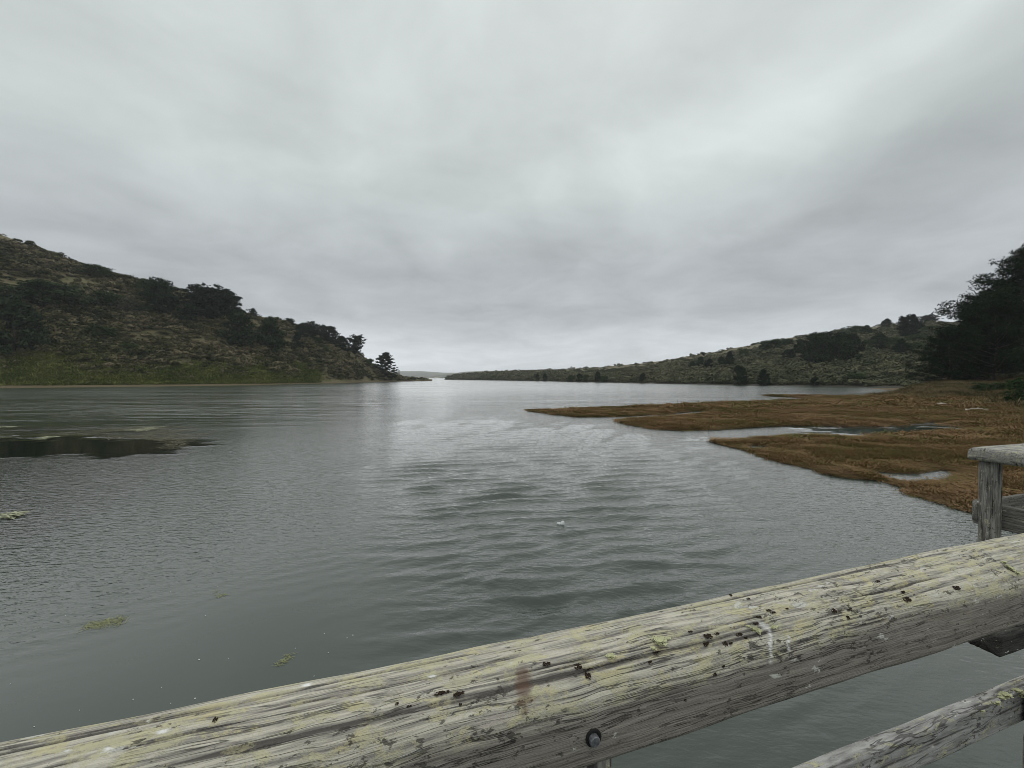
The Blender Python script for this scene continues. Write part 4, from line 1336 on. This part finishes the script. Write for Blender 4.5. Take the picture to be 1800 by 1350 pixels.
for name, lst, forms, lift in (("lichen_rosette", LICHEN, LF, 0.001), ("moss_tuft", MOSS, MF, 0.0005)):
    for i, (x, y, s) in enumerate(lst):
        v = pix_local(x, y, HV)
        o = link(name, forms[i % 3], hand)
        wx, wy = sp(v[0] + BASE[0], v[1] + BASE[1])
        dep = wx * 0 + wy
        sc = s * 0.62 * dep / FPX
        o.location = (v[0], v[1], v[2] + lift)
        tilt = 1.0 if v[2] < H - 0.515 else (0.55 if v[1] < -0.04 else 0.1)
        o.rotation_euler = (tilt, 0, 0)
        o.scale = (sc * rr.uniform(0.8, 1.7), sc * rr.uniform(0.55, 1.0), sc * (0.7 if name == 'lichen_rosette' else 0.4))
# lichen on the lower rail
for i, (x, y, s) in enumerate(((1772, 1221, 22), (1790, 1212, 18), (1755, 1232, 14), (1730, 1250, 12), (1762, 1224, 12), (1795, 1218, 14))):
    v = pix_local(x, y, LV)
    o = link("lichen_rosette", LF[i % 3], lower)
    wx, wy = sp(v[0] + BASE[0], v[1] + BASE[1])
    sc = s * 0.62 * wy / FPX
    o.location = (v[0], v[1], v[2] + 0.001)
    o.scale = (sc * 1.2, sc * 0.8, sc * 0.7)

# ---- second railing, beyond ours: cap, post, side board
B2 = (4.35, 1.60)
r2 = bpy.data.objects.new("wooden_railing", None)
COL.objects.link(r2)
x2, y2 = sp(*B2)
r2.location = (x2, y2, 0.0)
r2.rotation_euler = (0, 0, RZ)
r2['label'] = "grey timber railing end with square post at the right edge"
r2['category'] = "railing"
capprof = [(0.135, -0.610), (0.150, -0.600), (0.150, -0.545), (0.135, -0.522), (0.05, -0.512), (-0.08, -0.512), (-0.155, -0.530), (-0.165, -0.560), (-0.165, -0.602), (-0.15, -0.610)]
beam("cap_rail", [(a, H + b) for a, b in capprof], -0.25, 2.6, 240, M_CAP, r2, (0, 0, 0), 411, groove=0.003, spacing=0.006, wob=0.012, ends=0.02)
o, _ = beam("post", rect(-0.046, 0.046, -0.046, 0.046, 0.008), 0, 0.97, 200, M_POST_X, r2, (0, 0, 0), 421, groove=0.003, spacing=0.007, wob=0.008)
o.rotation_euler = (0, -pi / 2, 0)
o.location = (-0.15, 0.065, H - 0.608 - 0.97)
o, _ = beam("side_board", rect(-0.02, 0.02, -0.09, 0.09, 0.006), -0.16, 1.1, 120, M_FASCIA, r2, (0, 0, 0), 431, groove=0.002, spacing=0.006, wob=0.006)
o.rotation_euler = (0, 0, -pi / 2)
o.location = (-0.06, 0.03, H - 1.03)
o, _ = beam("lower_rail", rect(-0.02, 0.02, -0.07, 0.07, 0.006), -0.2, 2.6, 120, M_FASCIA, r2, (0, 0, 0), 441, groove=0.002, spacing=0.006, wob=0.006)
o.location = (0.0, 0.125, H - 1.00)
o, _ = beam("post", rect(-0.082, 0.082, -0.082, 0.082, 0.012), 0, 4.0, 200, M_POST_X, r2, (0, 0, 0), 423, groove=0.003, spacing=0.012, wob=0.008)
o.rotation_euler = (0, -pi / 2, 0)
o.location = (1.9, 0.02, H - 0.608 - 4.0)

# ---- dark wet timber sticking out under it, with the deck's edge board on top
b3 = bpy.data.objects.new("support_beam", None)
COL.objects.link(b3)
x3, y3 = sp(3.53, 1.42)
b3.location = (x3, y3, 0)
b3.rotation_euler = (0, 0, RZ)
b3['label'] = "wet black beam end sticking out below the handrail at right"
b3['category'] = "beam"
beam("beam_timber", rect(-0.075, 0.075, H - 1.715, H - 1.575, 0.010), 0.0, 3.0, 160, M_WETBEAM, b3, (0, 0, 0), 451, groove=0.003, spacing=0.007, wob=0.008, ends=0.015)
beam("edge_board", rect(-0.06, 0.0, H - 1.572, H - 1.45, 0.006), 0.22, 3.0, 140, M_FASCIA, b3, (0, 0, 0), 461, groove=0.002, spacing=0.007, wob=0.005)
o, _ = beam("pile", rect(-0.07, 0.07, -0.07, 0.07, 0.02), 0, 3.0, 60, M_WETBEAM, b3, (0, 0, 0), 471, groove=0.003, spacing=0.012, wob=0.008)
o.rotation_euler = (0, -pi / 2, 0)
o.location = (1.2, 0.0, H - 1.716 - 3.0)

# ------------------------------------------------------------------ haze
M_HAZE, n = mat("sea_haze")
vol = n('ShaderNodeVolumePrincipled', {'Color': (0.93, 0.96, 0.99, 1), 'Density': 0.00013, 'Anisotropy': 0.2})
n('ShaderNodeOutputMaterial', {'Volume': vol})
S_ = 6500.0
V = np.array([[x, y, z] for x in (-S_, S_) for y in (-S_, S_) for z in (-4.0, 150.0)])
F = np.array([[0, 1, 3, 2], [4, 6, 7, 5], [0, 4, 5, 1], [2, 3, 7, 6], [0, 2, 6, 4], [1, 5, 7, 3]])
hz = link("haze", mesh_np("haze", V, F, M_HAZE, False), kind='stuff', label="thin grey sea haze over the whole inlet", cat="haze")
